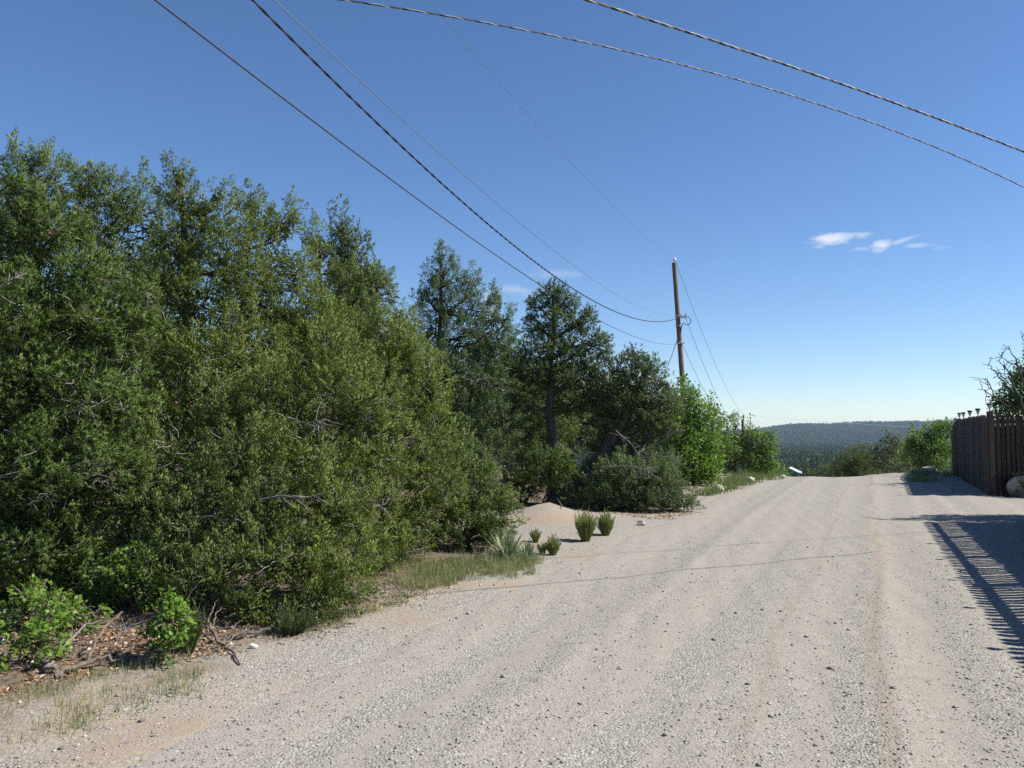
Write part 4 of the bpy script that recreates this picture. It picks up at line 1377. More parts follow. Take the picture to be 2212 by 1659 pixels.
def stick(label, pts, r, mat='dead_wood', forks=(), seed=0, name='fallen_branch', lift=.01):
    """a fallen branch: list of (dx,dy,height) ground points"""
    rng = np.random.default_rng(seed)

    def path(pl, K=12):
        c = []
        for dx, dy, hh in pl:
            g = ground(dx, dy)
            c.append([g[0], g[1], Hz(g[0], g[1]) + hh + lift])
        c = np.array(c)
        t = np.linspace(0, 1, len(c))
        s = np.linspace(0, 1, K)
        p = np.stack([np.interp(s, t, c[:, i]) for i in range(3)], 1)
        p[1:-1] += rng.normal(size=(K - 2, 3)) * r * .5
        return p
    ps = [path(pts)] + [path(f) for f in forks]
    rs = [np.linspace(r, r * .45, 12)] + [np.linspace(r * .55, r * .2, 12) for _ in forks]
    v, q = tubes(ps, rs, 7)
    # closed ends
    v2, q2 = tubes([np.stack([p[0], p[0] + (p[0] - p[1]) * .02]) for p in ps], [[rr[0], 1e-4] for rr in rs], 7)
    v3, q3 = tubes([np.stack([p[-1], p[-1] + (p[-1] - p[-2]) * .02]) for p in ps], [[rr[-1], 1e-4] for rr in rs], 7)
    v, q = join_vq([(v, q), (v2, q2), (v3, q3)])
    o = link(name, mesh_np(name, v, q, smooth=True), None, [M[mat]])
    tag(o, label, 'fallen branch' if name == 'fallen_branch' else 'log', None)
    return o


stick('short pale bleached log on the sand at lower left', [(80, 1443, .03), (100, 1449, .025), (122, 1462, .02)], .027, 'dead_wood', name='log', seed=1)
stick('long grey branch lying left of the bright oak sapling', [(118, 1475, .01), (160, 1462, .03), (215, 1448, .05), (262, 1440, .04)], .02, 'brown_wood', seed=2)
stick('dark fallen stick reaching from the litter onto the gravel', [(455, 1378, .05), (480, 1402, .02), (500, 1415, .01), (518, 1440, .0)], .014, 'brown_wood',
      [[(455, 1378, .05), (452, 1370, .12), (470, 1355, .2)], [(455, 1378, .05), (464, 1372, .12), (478, 1362, .17)], [(480, 1402, .02), (520, 1385, .05), (560, 1378, .03)]], seed=3)
stick('thin arching dead branch above the litter by the bright sapling', [(130, 1420, .02), (180, 1400, .14), (230, 1395, .16), (280, 1405, .08)], .009, 'dead_wood', seed=4)
stick('dead branch leaning over the sand between the saplings', [(190, 1440, .0), (210, 1420, .12), (240, 1408, .2), (262, 1400, .24)], .012, 'brown_wood', seed=5)
stick('straight grey stick under the dark gap of the juniper skirt', [(395, 1375, .04), (430, 1372, .05), (465, 1376, .04)], .013, 'dead_wood', seed=6)
stick('forked bleached branch on the ground beneath the upright pinon', [(1140, 1085, .02), (1165, 1078, .3), (1195, 1082, .2), (1215, 1098, .02)], .014, 'dead_wood',
      [[(1165, 1078, .3), (1150, 1072, .38), (1142, 1078, .3)]], seed=7)
stick('dark dead branch half buried in needles at the foot of the broad juniper', [(500, 1390, .02), (560, 1378, .03), (610, 1362, .02)], .016, 'bark_dark', seed=8)


# grey dead boughs that stand out in the photo
def bough(label_part, parent_at, pts, r, seed, mat='dead_wood'):
    rng = np.random.default_rng(seed)
    c = np.array([P(*p) for p in pts])
    K = 14
    s = np.linspace(0, 1, K)
    t = np.linspace(0, 1, len(c))
    p = np.stack([np.interp(s, t, c[:, i]) for i in range(3)], 1)
    p[1:-1] = (p[:-2] + 2 * p[1:-1] + p[2:]) / 4
    ps, rs = [p], [np.linspace(r, r * .35, K)]
    for j in range(12):
        k0 = rng.integers(2, K - 1)
        d = norm(rng.normal(size=3) + (p[-1] - p[0]) / np.linalg.norm(p[-1] - p[0]) * .9)
        L = np.linalg.norm(p[-1] - p[0]) * rng.uniform(.15, .4)
        q = p[k0] + d * s[:, None] * L
        q[1:] += np.cumsum(rng.normal(size=(K - 1, 3)) * L * .02, 0)
        ps.append(q); rs.append(np.linspace(r * .45, r * .15, K))
    rs = [x * .7 for x in rs]
    v, q = tubes(ps, rs, 5)
    o = link('dead_branch', mesh_np('dead_branch', v, q, smooth=True), parent_at, [M[mat]])
    o['label'] = label_part


def find(label_start):
    for o in COL.objects:
        if o.get('label', '').startswith(label_start):
            return o


bough('pale bleached bough low in the crown', find('broad juniper spilling'), [(1040, 1060, 8.2)[:0] or (560, 1080, 7.2), (610, 1070, 7.1), (650, 1078, 7.0), (700, 1065, 7.0)], .016, 1)
bough('grey dead bough', find('broad juniper spilling'), [(620, 900, 7.6), (660, 915, 7.3), (700, 905, 7.2)], .012, 2)
bough('bleached bough near the sand', find('pale olive juniper'), [(745, 1075, 8.9), (800, 1085, 8.8), (845, 1078, 8.7), (880, 1060, 8.8)], .016, 3)
bough('dark curved bough', find('low bright green juniper'), [(820, 1160, 9.4), (870, 1190, 9.6), (920, 1185, 9.9)], .012, 4, 'bark_grey')
bough('pale crooked bough', find('bushy bright green pinon'), [(0, 620, 6.9), (30, 600, 6.9), (60, 590, 7.0)], .015, 5)
bough('bare crooked bough', find('bushy bright green pinon'), [(120, 905, 7.0), (150, 890, 6.9), (200, 880, 6.9), (240, 855, 7.0)], .012, 6)
bough('grey forked bough', find('bushy bright green pinon'), [(60, 1090, 6.8), (90, 1075, 6.7), (110, 1060, 6.7)], .012, 7)
bough('dead grey bough sticking into the gap', find('pointed dark juniper'), [(990, 810, 15.8), (1020, 825, 15.5), (1060, 812, 15.4)], .02, 8)
bough('long bleached bough', find('low spreading grey-green'), [(1300, 1010, 15.9), (1360, 1005, 15.6), (1420, 1020, 15.5)], .02, 9)
bough('fan of dead grey boughs', find('leaning pinon pine'), [(1370, 980, 16.8), (1420, 960, 16.6), (1470, 925, 16.5)], .022, 10)
bough('lower dead grey boughs', find('leaning pinon pine'), [(1350, 1000, 16.8), (1410, 985, 16.5), (1480, 990, 16.4)], .022, 11)
bough('bare white bough', find('leaning pinon pine'), [(1330, 930, 16.6), (1365, 960, 16.4), (1380, 985, 16.4)], .02, 12)

# pine cones on the left pinon
def cones():
    rng = np.random.default_rng(5)
    par = find('bushy bright green pinon')
    import bmesh
    bm = bmesh.new()
    bmesh.ops.create_icosphere(bm, subdivisions=2, radius=.015)
    for v in bm.verts:
        v.co *= 1 + rng.normal() * .12
        v.co.z *= 1.3
    me = bpy.data.meshes.new('pine_cone')
    bm.to_mesh(me); bm.free()
    me.materials.append(plain('pine_cone_brown', (.10, .035, .02), .8))
    for p in ((104, 500, 7.15), (108, 505, 7.15), (215, 605, 7.2), (160, 447, 7.3), (380, 870, 7.3)):
        o = bpy.data.objects.new('pine_cone', me)
        COL.objects.link(o)
        o.parent = par
        o.location = Vector(P(*p)) - par.location
        o.rotation_euler = (rng.random() * 3, rng.random() * 3, 0)


cones()


# ------------------------------------------------------------------ rocks
def rock(name, label, x, y, sx, sy, sz, mat, seed, cat='rock', group=None, rot=0.0, sink=.3):
    import bmesh
    rng = np.random.default_rng(seed)
    bm = bmesh.new()
    bmesh.ops.create_icosphere(bm, subdivisions=3, radius=1)
    # cut by random planes so it is angular
    planes = [(Vector(norm(rng.normal(size=3))), rng.uniform(.55, .85)) for _ in range(9)]
    for v in bm.verts:
        for nn, dd in planes:
            k = v.co.dot(nn)
            if k > dd:
                v.co -= nn * (k - dd) * .92
        v.co *= 1 + .03 * rng.normal()
        v.co = Vector((v.co.x * sx, v.co.y * sy, v.co.z * sz))
    me = bpy.data.meshes.new(name)
    bm.to_mesh(me); bm.free()
    o = bpy.data.objects.new(name, me)
    me.materials.append(M[mat])
    COL.objects.link(o)
    o.location = (x, y, Hz(x, y) + sz * (1 - sink) * .75)
    o.rotation_euler = (0, 0, rot)
    tag(o, label, cat, group)
    return o


rock('boulder', 'large grey boulder in the shade at the foot of the picket fence', 12.45, 19.95, .6, .38, .38, 'rock', 1, 'boulder')
for dx, dy, s, lab in ((1552, 1061, .15, 'largest white rock on the left verge near the bright oak thicket'), (1563, 1057, .08, 'small white rock right of the largest white verge rock'),
                       (1622, 1040, .13, 'flat white rock on the verge below the far oak bush'), (1690, 1032, .09, 'pale rock at the crest of the road, left side'), (1582, 1053, .06, 'tiny pale rock halfway along the left verge')):
    g = ground(dx, dy)
    rock('rock', lab, g[0], g[1], s * 1.3, s, s * .8, 'rock_white', int(dx), group='pale rocks on the left verge')
for dx, dy, s, m_, lab in ((1385, 1135, .07, 'rock', 'dark fist-sized stone on the sand by the grey juniper mound'), (1097, 965, 0, '', ''), (1128, 1197, .04, 'rock_white', 'thin white stone beside the yucca'),
                           (548, 1402, .03, 'rock_white', 'little white stone on the gravel by the dark stick')):
    if s:
        g = ground(dx, dy)
        rock('rock', lab, g[0], g[1], s * 1.2, s, s * .8, m_, int(dx))
rock('rock', 'tan sunlit rock near the far end of the picket fence', 15.3, 30.5, .35, .25, .2, 'rock_tan', 9)
rock('rock', 'pale flat rock touching the tan rock by the fence end', 14.8, 30.2, .25, .2, .1, 'rock_white', 10)


# ------------------------------------------------------------------ picket fences
def picket_mesh(name, w, t, h, mat):
    # dog-eared top
    x, y = w / 2, t / 2
    prof = [(-x, 0), (x, 0), (x, h - w * .45), (x * .35, h), (-x * .35, h), (-x, h - w * .45)]
    vs = [(a, -y, b) for a, b in prof] + [(a, y, b) for a, b in prof]
    n = len(prof)
    fs = [tuple(range(n - 1, -1, -1))[::-1], tuple(range(2 * n - 1, n - 1, -1))] + [(i, i + n, (i + 1) % n + n, (i + 1) % n) for i in range(n)]
    me = bpy.data.meshes.new(name)
    me.from_pydata(vs, [], fs)
    me.update()
    me.materials.append(M[mat])
    return me


PK = [picket_mesh('picket', .088, .018, 2.0, m_) for m_ in ('picket', 'picket', 'picket', 'picket_brown', 'picket_brown', 'picket_pale')]
PKB = [picket_mesh('backing_picket', .088, .018, 1.52, m_) for m_ in ('picket', 'picket', 'picket_brown')]
POST = box_mesh('post', .10, .10, 2.03, .006)
POST.materials.append(M['picket_brown'])


def fence(label, a, b, period, seed, post_every, hscale=1.0, back=1.0, group='brown picket fences', tilt=0.0, side=1, post_skip=()):
    """pickets from a to b (xy); the picket face looks towards side"""
    rng = np.random.default_rng(seed)
    a, b = np.array(a, float), np.array(b, float)
    L = np.linalg.norm(b - a)
    d = (b - a) / L
    ang = math.atan2(d[1], d[0])
    nrm = np.array([-d[1], d[0]]) * side
    root = empty('picket_fence', (a[0], a[1], Hz(*a)))
    tag(root, label, 'fence', group)
    inv = Matrix.Translation(-root.location)

    def put(me, name, xy, z, rz, sc=(1, 1, 1), tlt=0.0):
        o = bpy.data.objects.new(name, me)
        COL.objects.link(o)
        o.parent = root
        o.location = Vector((xy[0], xy[1], z)) - root.location
        o.rotation_euler = (0, tlt, rz)
        o.scale = sc
        return o
    n = int(L / period)
    for i in range(n + 1):
        s = i * period
        xy = a + d * s + nrm * .03
        put(PK[rng.integers(len(PK))], 'picket', xy, Hz(*xy) - .03, ang + rng.normal() * .02, (rng.uniform(.9, 1.08), 1, hscale * (1 + rng.normal() * .008)), rng.normal() * .006)
        s2 = s + period * .5
        if s2 < L:
            xy = a + d * s2 - nrm * .035
            put(PKB[rng.integers(3)], 'backing_picket', xy, Hz(*xy) - .03, ang, (1.25 * (1.2 if back > 1 else 1), 1, back * (1 + rng.normal() * .01)), 0)
    for s in post_every:
        xy = a + d * s - nrm * .11
        put(POST, 'post', xy, Hz(*xy) - .03, ang, (1, 1, hscale))
    seg = max(1, int(L / 2.4))
    for k in range(seg):
        s0, s1 = L * k / seg, L * (k + 1) / seg
        for zz in (.35, 1.02, 1.80):
            p0, p1 = a + d * s0, a + d * s1
            me = box_mesh('rail', s1 - s0 - .004, .036, .085, 0, base=False)
            me.materials.append(M['picket'])
            m = (p0 + p1) / 2
            o = put(me, 'rail', m, (Hz(*p0) + Hz(*p1)) / 2 + zz * hscale, ang)
            o.rotation_euler = (0, -math.atan2(Hz(*p1) - Hz(*p0), s1 - s0), ang)
            o.location.y += 0
    return root


def fx(y):
    return 11.65 + .45 * (y - 20.3)


# near fence, running past the right edge of the picture towards the camera
NA, NB = (9.05, 14.3), (4.15, 2.6)
fence('brown picket fence beside the road, its shadow falling on the gravel at right', NA, NB, .13, 1, [0, 2.1, 4.2, 6.3, 8.4, 10.5, 12.6], side=-1)
# far fence: corner to far end
FA, FB = (11.65, 20.3), (fx(30.4), 30.4)
fence('brown picket fence panel running back along the far side of the driveway to the shrubs', FA, FB, .13, 2, [2.4, 4.8, 7.2, 9.6, 11.1], side=1, back=1.25)
fence('brown picket fence panel facing the camera at the right edge behind the boulder', (11.76, 20.3), (17.5, 19.95), .115, 3, [2.2, 4.4], side=-1, back=1.14)

# corner post, thicker
me = box_mesh('fence_post', .11, .11, 2.08, .008)
me.materials.append(M['picket_brown'])
o = bpy.data.objects.new('fence_post', me)
COL.objects.link(o)
o.location = (11.66, 20.22, Hz(11.66, 20.22) - .03)
tag(o, 'tall square corner post where the two far picket fence panels meet', 'post')


# old posts at the far end
def old_posts():
    x, y = fx(30.4) + .1, 30.0
    me = box_mesh('gate_post', .2, .2, 1.75, .015)
    me.materials.append(M['bark_dark'])
    o = bpy.data.objects.new('gate_post', me)
    COL.objects.link(o)
    o.location = (x - .25, y, Hz(x, y) - .05)
    o.rotation_euler = (0, -.02, .3)
    tag(o, 'dark thick old post at the far end of the picket fence', 'post')
    rng = np.random.default_rng(8)
    z = Hz(x, y - 1)
    s = np.linspace(0, 1, 12)
    c = np.array([[x + .35, y - 1.2, z - .05], [x + .1, y - 1.1, z + .6], [x, y - 1.0, z + 1.2], [x - .03, y - 1.0, z + 1.45]])
    t = np.linspace(0, 1, 4)
    p = np.stack([np.interp(s, t, c[:, i]) for i in range(3)], 1)
    p[1:-1] += rng.normal(size=(10, 3)) * .012
    c2 = np.array([[x + .5, y - 1.1, z - .05], [x + .3, y - 1.05, z + .3], [x + .2, y - 1.05, z + .7]])
    p2 = np.stack([np.interp(s, np.linspace(0, 1, 3), c2[:, i]) for i in range(3)], 1)
    cap = np.stack([p[-1] + np.array([-.14, 0, 0]), p[-1] + np.array([.14, 0, .02])])
    v, q = tubes([p, p2], [np.linspace(.075, .055, 12), np.linspace(.05, .035, 12)], 8)
    vc, qc = tubes([cap], [[.06, .05]], 8)
    v, q = join_vq([(v, q), (vc, qc)])
    v += norm(rng.normal(size=v.shape)) * .006
    o = link('driftwood_post', mesh_np('driftwood_post', v, q, smooth=True), None, [M['bark_grey']])
    tag(o, 'weathered forked driftwood trunk propped against the fence end', 'post')


old_posts()


# solar lights
def lathe(prof, sides=14):
    vs, fs = [], []
    for r, z in prof:
        for k in range(sides):
            a = 2 * math.pi * k / sides
            vs.append((r * math.cos(a), r * math.sin(a), z))
    for i in range(len(prof) - 1):
        for k in range(sides):
            k2 = (k + 1) % sides
            fs.append((i * sides + k, i * sides + k2, (i + 1) * sides + k2, (i + 1) * sides + k))
    fs.append(tuple(range(sides))[::-1])
    fs.append(tuple(range((len(prof) - 1) * sides, len(prof) * sides)))
    return vs, fs


def lathe_mesh(name, prof, mat, sides=14):
    me = bpy.data.meshes.new(name)
    v, f = lathe(prof, sides)
    me.from_pydata(v, [], f)
    me.update()
    me.materials.append(M[mat])
    return me


SL = {'stake': lathe_mesh('stake', [(.012, -.25), (.012, .06)], 'plastic_black', 8),
      'lens': lathe_mesh('lens', [(.022, .06), (.034, .10), (.048, .15), (.05, .16)], 'plastic_clear'),
      'cap': lathe_mesh('cap', [(.056, .16), (.066, .168), (.066, .188), (.058, .20), (.03, .206)], 'plastic_black')}


def solar(label, x, y, ztop, s=1.0):
    root = empty('solar_light', (x, y, ztop))
    for k, me in SL.items():
        o = bpy.data.objects.new(k, me)
        COL.objects.link(o)
        o.parent = root
    root.scale = (s, s, s)
    tag(root, label, 'solar light', 'solar lights along the fence tops')


spots = [(30.2, 'farthest and smallest solar light on the picket fence top'), (28.5, 'second solar light from the far end of the fence'),
         (27.0, 'third solar light from the far end, close beside the second'), (25.0, 'solar light in the middle of the row on the fence top'),
         (22.8, 'solar light on the fence top just left of the corner post light')]
for y, lab in spots:
    x = fx(y) + .05
    solar(lab, x, y, Hz(x, y) + 1.98, 1.05)
solar('dark solar light standing on the tall corner post of the fence', 11.66, 20.22, Hz(11.66, 20.22) + 2.05)
nd = (np.array(NB) - np.array(NA)) / np.linalg.norm(np.array(NB) - np.array(NA))
for i, s in enumerate([3.0, 4.5, 6.0, 7.5, 9.0]):
    p = np.array(NA) + nd * s
    solar('solar light on the near fence casting the %s small spike shadow' % ['farthest', 'second farthest', 'middle', 'second nearest', 'nearest'][i],
          p[0], p[1], Hz(*p) + 2.0, .62)


# ------------------------------------------------------------------ poles and wires
def pole(name, label, bx, by, z_base, top, r0, r1, K=16, seed=1):
    rng = np.random.default_rng(seed)
    b = np.array([bx, by, z_base])
    t = np.array(top)
    s = np.linspace(0, 1, K)[:, None]
    p = b + (t - b) * s
    root = empty(name, (bx, by, Hz(bx, by)))
    tag(root, label, 'utility pole')
    v, q = tubes([p], [np.linspace(r0, r1, K)], 14)
    v2, q2 = tubes([np.stack([t, t + np.array([0, 0, .01])])], [[r1, .001]], 14)
    v, q = join_vq([(v, q), (v2, q2)])
    link('shaft', mesh_np('shaft', v, q, smooth=True), root, [M['pole']])
    return root, b, t


ptop = P(1456, 568, 40)
pb = P(1487, 1000, 40)
pz = Hz(pb[0], 40)
pdir = (pb - ptop) / (pb[2] - ptop[2])
pbase = ptop + pdir * (pz - .3 - ptop[2])
pole1, b1, t1 = pole('utility_pole', 'tall brown wooden power pole leaning slightly left above the oak thicket', pbase[0], 40, pbase[2], ptop, .14, .105)


def at_pole(dy):
    zt = P(1464, dy, 40)[2]
    return ptop + pdir * (zt - ptop[2])


def small(name, verts_q, parent, mat, smooth=True):
    v, q = verts_q
    return link(name, mesh_np(name, v, q, smooth=smooth), parent, [M[mat]])


small('insulator_pin', tubes([[ptop + [0.02, 0, -.3], ptop + [.03, 0, .12]]], [[.018, .018]], 8), pole1, 'steel')
small('insulator', tubes([[ptop + [.03, 0, .10], ptop + [.03, 0, .14], ptop + [.03, 0, .17], ptop + [.03, 0, .21], ptop + [.03, 0, .25], ptop + [.03, 0, .27]]], [[.04, .085, .06, .075, .05, .005]], 12), pole1, 'porcelain')
a3 = at_pole(684)
small('bracket', join_vq([tubes([[a3 + [-.2, -.12, 0], a3 + [.38, -.12, .02]]], [[.025, .025]], 6), tubes([[a3 + [.36, -.12, .14], a3 + [.36, -.12, -.12]]], [[.035, .035]], 8),
                           tubes([[a3 + [.15, -.12, .12], a3 + [.15, -.12, -.1]]], [[.03, .03]], 8)]), pole1, 'steel')
th = np.linspace(-.6, 4.2, 14)
loop = np.stack([a3[0] + .42 + .18 * np.sin(th), np.full(14, a3[1] - .12), a3[2] - .22 + .2 * np.cos(th)], 1)
loop = np.concatenate([[a3 + [.1, -.1, -.05]], loop, [a3 + [.2, -.1, -.35], a3 + [.12, -.12, -.7]]])
small('drip_loop', tubes([loop], [np.full(len(loop), .022)], 6), pole1, 'black_ins')
a1 = at_pole(742)
small('clamp', tubes([[a1 + [-.16, -.1, 0], a1 + [.2, -.1, 0]]], [[.03, .03]], 6), pole1, 'steel')
rg = np.linspace(0, 2 * np.pi, 15)
for zz in (a3[2] - .45, a1[2] + .06):
    c = ptop + pdir * (zz - ptop[2])
    rr_ = .152
    small('strap', tubes([np.stack([c[0] + rr_ * np.cos(rg), c[1] + rr_ * np.sin(rg), np.full(15, zz)], 1)], [np.full(15, .012)], 5), pole1, 'steel')

p2top = P(1604, 906, 90)
pole2, _, _ = pole('utility_pole', 'distant power pole whose top peeks over the small dark juniper', p2top[0] + .3, 90, Hz(p2top[0], 90) - .3, p2top, .19, .14, seed=2)
small('insulator', tubes([[p2top + [.12, 0, 0], p2top + [.12, 0, .3], p2top + [.12, 0, .5]]], [[.04, .1, .07]], 8), pole2, 'dark_wire')


def sagged(A, B, sag, n):
    t = np.linspace(0, 1, n)[:, None]
    p = np.array(A) + (np.array(B) - np.array(A)) * t
    p[:, 2] -= 4 * sag * (t * (1 - t))[:, 0]
    return p


def wire(label, A, B, sag, r, mat, n=220, strands=0, pitch=.3, hr=.01, sr=.008, mats=None, cat='cable'):
    root_p = sagged(A, B, sag, n)
    if not strands:
        v, q = tubes([root_p], [np.full(n, r)], 6)
        o = link('utility_wire', mesh_np('utility_wire', v, q, smooth=True), None, [M[mat]])
        tag(o, label, cat, 'overhead utility wires')
        return o
    root = empty('utility_wire', tuple(root_p[0]))
    tag(root, label, cat, 'overhead utility wires')
    t = norm(np.gradient(root_p, axis=0))
    a = norm(np.cross(t, np.array([0, 0, 1.0])))
    b = np.cross(t, a)
    arc = np.concatenate([[0], np.cumsum(np.linalg.norm(np.diff(root_p, axis=0), axis=1))])
    for k in range(strands):
        ph = arc / pitch * 2 * np.pi + 2 * np.pi * k / strands
        p = root_p + a * (np.cos(ph) * hr)[:, None] + b * (np.sin(ph) * hr)[:, None]
        v, q = tubes([p], [np.full(n, sr)], 6)
        link('strand', mesh_np('strand', v, q, smooth=True), root, [M[mats[k]]])
    return root


# cables running from the near pole (behind the camera, left) to the leaning pole
wire('thin black cable, lowest of the lines reaching the leaning pole from upper left', (-10.7, -21.07, 7.85), a1, 2.41, .0075, 'dark_wire')
wire('thick twisted black cable drooping from top left to the middle of the leaning pole', (-9.29, -8.33, 11.21), a3 + np.array([0, -.12, -.08]), 3.42, 0, None, 900, 2, .55, .0085, .0095, ['black_ins', 'black_ins'])
wire('very thin wire just above the thick twisted cable, ending at the pole bracket', (-8.41, -12.54, 7.67), a3 + np.array([0, -.12, .03]), 2.08, .0055, 'grey_wire')
wire('hair-thin wire coming from the top centre down to the insulator on the pole top', (-11.97, -20.08, 9.87), ptop + np.array([.03, 0, .2]), 1.79, .0055, 'grey_wire')


# two twisted service drops crossing above the road
def extend(pa, pb_, l0, l1):
    pa, pb_ = np.array(pa), np.array(pb_)
    d = pb_ - pa
    return pa - d * l0, pb_ + d * l1


def fit_drop(pts, sc, r, **kw):
    """pts: three (dx,dy,depth) samples; a parabola in the plane of the first and last is run through the middle one"""
    A, Mx, B = [P(dx, dy, yd) for dx, dy, yd in pts]
    return A, Mx, B


def drop(label, pts, sr, hr, pitch, mats):
    A, Mid, B = [P(*p) for p in pts]
    # quadratic through three points, extended past both ends
    t = np.linspace(-.55, 1.7, 700)[:, None]
    tm = np.linalg.norm(Mid[:2] - A[:2]) / np.linalg.norm(B[:2] - A[:2])
    lin = A + (B - A) * t
    sagm = (A + (B - A) * tm)[2] - Mid[2]
    c = sagm / (tm * (1 - tm))
    lin[:, 2] -= c * (t * (1 - t))[:, 0]
    root = empty('utility_wire', tuple(lin[0]))
    tag(root, label, 'cable', 'overhead utility wires')
    tt = norm(np.gradient(lin, axis=0))
    a = norm(np.cross(tt, np.array([0, 0, 1.0])))
    b = np.cross(tt, a)
    arc = np.concatenate([[0], np.cumsum(np.linalg.norm(np.diff(lin, axis=0), axis=1))])
    for k, m_ in enumerate(mats):
        ph = arc / pitch * 2 * np.pi + 2 * np.pi * k / len(mats)
        p = lin + a * (np.cos(ph) * hr)[:, None] + b * (np.sin(ph) * hr)[:, None]
        v, q = tubes([p], [np.full(len(p), sr)], 6)
        link('strand', mesh_np('strand', v, q, smooth=True), root, [M[m_]])


drop('thick twisted black and silver cable crossing the top right corner', [(1268, 0, 5.93), (1800, 208, 7.55), (2212, 328, 8.7)], .0052, .0054, .36, ['black_ins', 'aluminium', 'black_ins'])
drop('thinner twisted silver cable sweeping from top centre to the right edge below the thick one', [(742, 0, 6.3), (1500, 228, 9.0), (2212, 405, 10.8)], .0040, .0041, .33, ['black_ins', 'aluminium', 'black_ins'])

# spans beyond the pole
wire('hair-thin wire from the pole top down to the distant pole', ptop + np.array([.03, 0, .2]), p2top + np.array([.12, 0, .45]), 1.0, .011, 'grey_wire', 60)
wire('thin wire from the pole bracket towards the distant pole', a3 + np.array([.36, 0, 0]), p2top + np.array([0, 0, -1.4]), 1.2, .011, 'grey_wire', 60)
wire('thin wire leaving the pole clamp, lowest of the far span', a1 + np.array([.1, 0, 0]), p2top + np.array([0, 0, -2.6]), 1.0, .011, 'grey_wire', 60)
wire('faint far wire running right from the distant pole above the hills', p2top + np.array([.12, 0, .5]), P(2600, 930, 130), 1.0, .013, 'grey_wire', 60)
wire('short black service wire slanting down left from the pole into the trees', at_pole(735) + np.array([-.12, 0, 0]), P(1390, 900, 37), .25, .02, 'black_ins', 40)


# ------------------------------------------------------------------ yellow sign
def sign():
    c = P(1967, 958, 38)
    z0 = Hz(c[0], c[1])
    root = empty('road_sign', (c[0], c[1], z0), 0)
    tag(root, 'yellow diamond road sign half hidden by the green oak bush', 'road sign')
    rot = Matrix.Rotation(math.radians(-38), 4, 'Z')
    s = .36

    def plate(name, ctr, s_, mat, rz, th=.004):
        pts = [(0, -s_), (s_, 0), (0, s_), (-s_, 0)]
        vs = [(a, -th, b) for a, b in pts] + [(a, th, b) for a, b in pts]
        me = bpy.data.meshes.new(name)
        me.from_pydata(vs, [], [(0, 1, 2, 3), (7, 6, 5, 4), (0, 4, 5, 1), (1, 5, 6, 2), (2, 6, 7, 3), (3, 7, 4, 0)])
        me.materials.append(M[mat])
        o = bpy.data.objects.new(name, me)
        COL.objects.link(o)
        o.parent = root
        o.location = Vector(ctr) - root.location
        o.rotation_euler = (0, 0, rz)
    plate('sign_plate', c, s, 'sign_yellow', math.radians(-25))
    # dark turn arrow printed on the plate, as thin raised film
    arrow = [(-.03, -.16), (.03, -.16), (.03, .02), (.10, .02), (.0, .16), (-.10, .02), (-.03, .02)]
    me = bpy.data.meshes.new('arrow')
    me.from_pydata([(a + .12, 0, b + .1) for a, b in arrow], [], [tuple(range(7))])
    me.materials.append(M['sign_rust'])
    o = bpy.data.objects.new('arrow', me)
    COL.objects.link(o)
    o.parent = root
    o.location = Vector(c) + Vector((-math.sin(math.radians(25)) * .006, -.007, 0)) - root.location
    o.rotation_euler = (0, math.radians(45), math.radians(-25))
    me = box_mesh('sign_post', .06, .05, max(.5, c[2] - z0 + .25), .0)
    me.materials.append(M['steel'])
    o = bpy.data.objects.new('sign_post', me)
    COL.objects.link(o)
    o.parent = root
    o.location = (c[0] - root.location.x + .02, .05, 0)


sign()


# ------------------------------------------------------------------ far shed
def shed():
    c = P(794, 469 / S, 300)
    px = 794 / S
    ap = P(px, 467.5 / S, 300)
    x, y = ap[0] - 1.5, 300
    z0 = Hz(x, y)
    zr = ap[2] - z0
    root = empty('shed', (x, y, z0), math.radians(-24))
    tag(root, 'brown shed with a white metal roof down in the valley woods', 'shed')
    W, D, he = 3.5, 4.2, zr - 1.7

    def add(name, vs, fs, mat):
        me = bpy.data.meshes.new(name)
        me.from_pydata(vs, [], fs)
        me.materials.append(M[mat])
        o = bpy.data.objects.new(name, me)
        COL.objects.link(o)
        o.parent = root
        return o
    add('wall', [(-W, -D, 0), (W, -D, 0), (W, D, 0), (-W, D, 0), (-W, -D, he), (W, -D, he), (W, D, he), (-W, D, he), (0, -D, zr), (0, D, zr)],
        [(0, 1, 5, 8, 4), (1, 2, 6, 5), (2, 3, 7, 9, 6), (3, 0, 4, 7)], 'wall_brown')
    for sgn in (-1, 1):
        e = W + .5
        ze = he - .22
        add('roof', [(0, -D - .4, zr + .02), (sgn * e, -D - .4, ze), (sgn * e, D + .4, ze), (0, D + .4, zr + .02), (0, -D - .4, zr + .12), (sgn * e, -D - .4, ze + .1), (sgn * e, D + .4, ze + .1), (0, D + .4, zr + .12)],
            [(0, 1, 2, 3), (4, 5, 6, 7), (0, 1, 5, 4), (1, 2, 6, 5), (2, 3, 7, 6), (3, 0, 4, 7)], 'roof_white')
    add('window', [(-.7, -D - .03, 1.0), (.7, -D - .03, 1.0), (.7, -D - .03, 2.1), (-.7, -D - .03, 2.1)], [(0, 1, 2, 3)], 'plastic_clear')


shed()


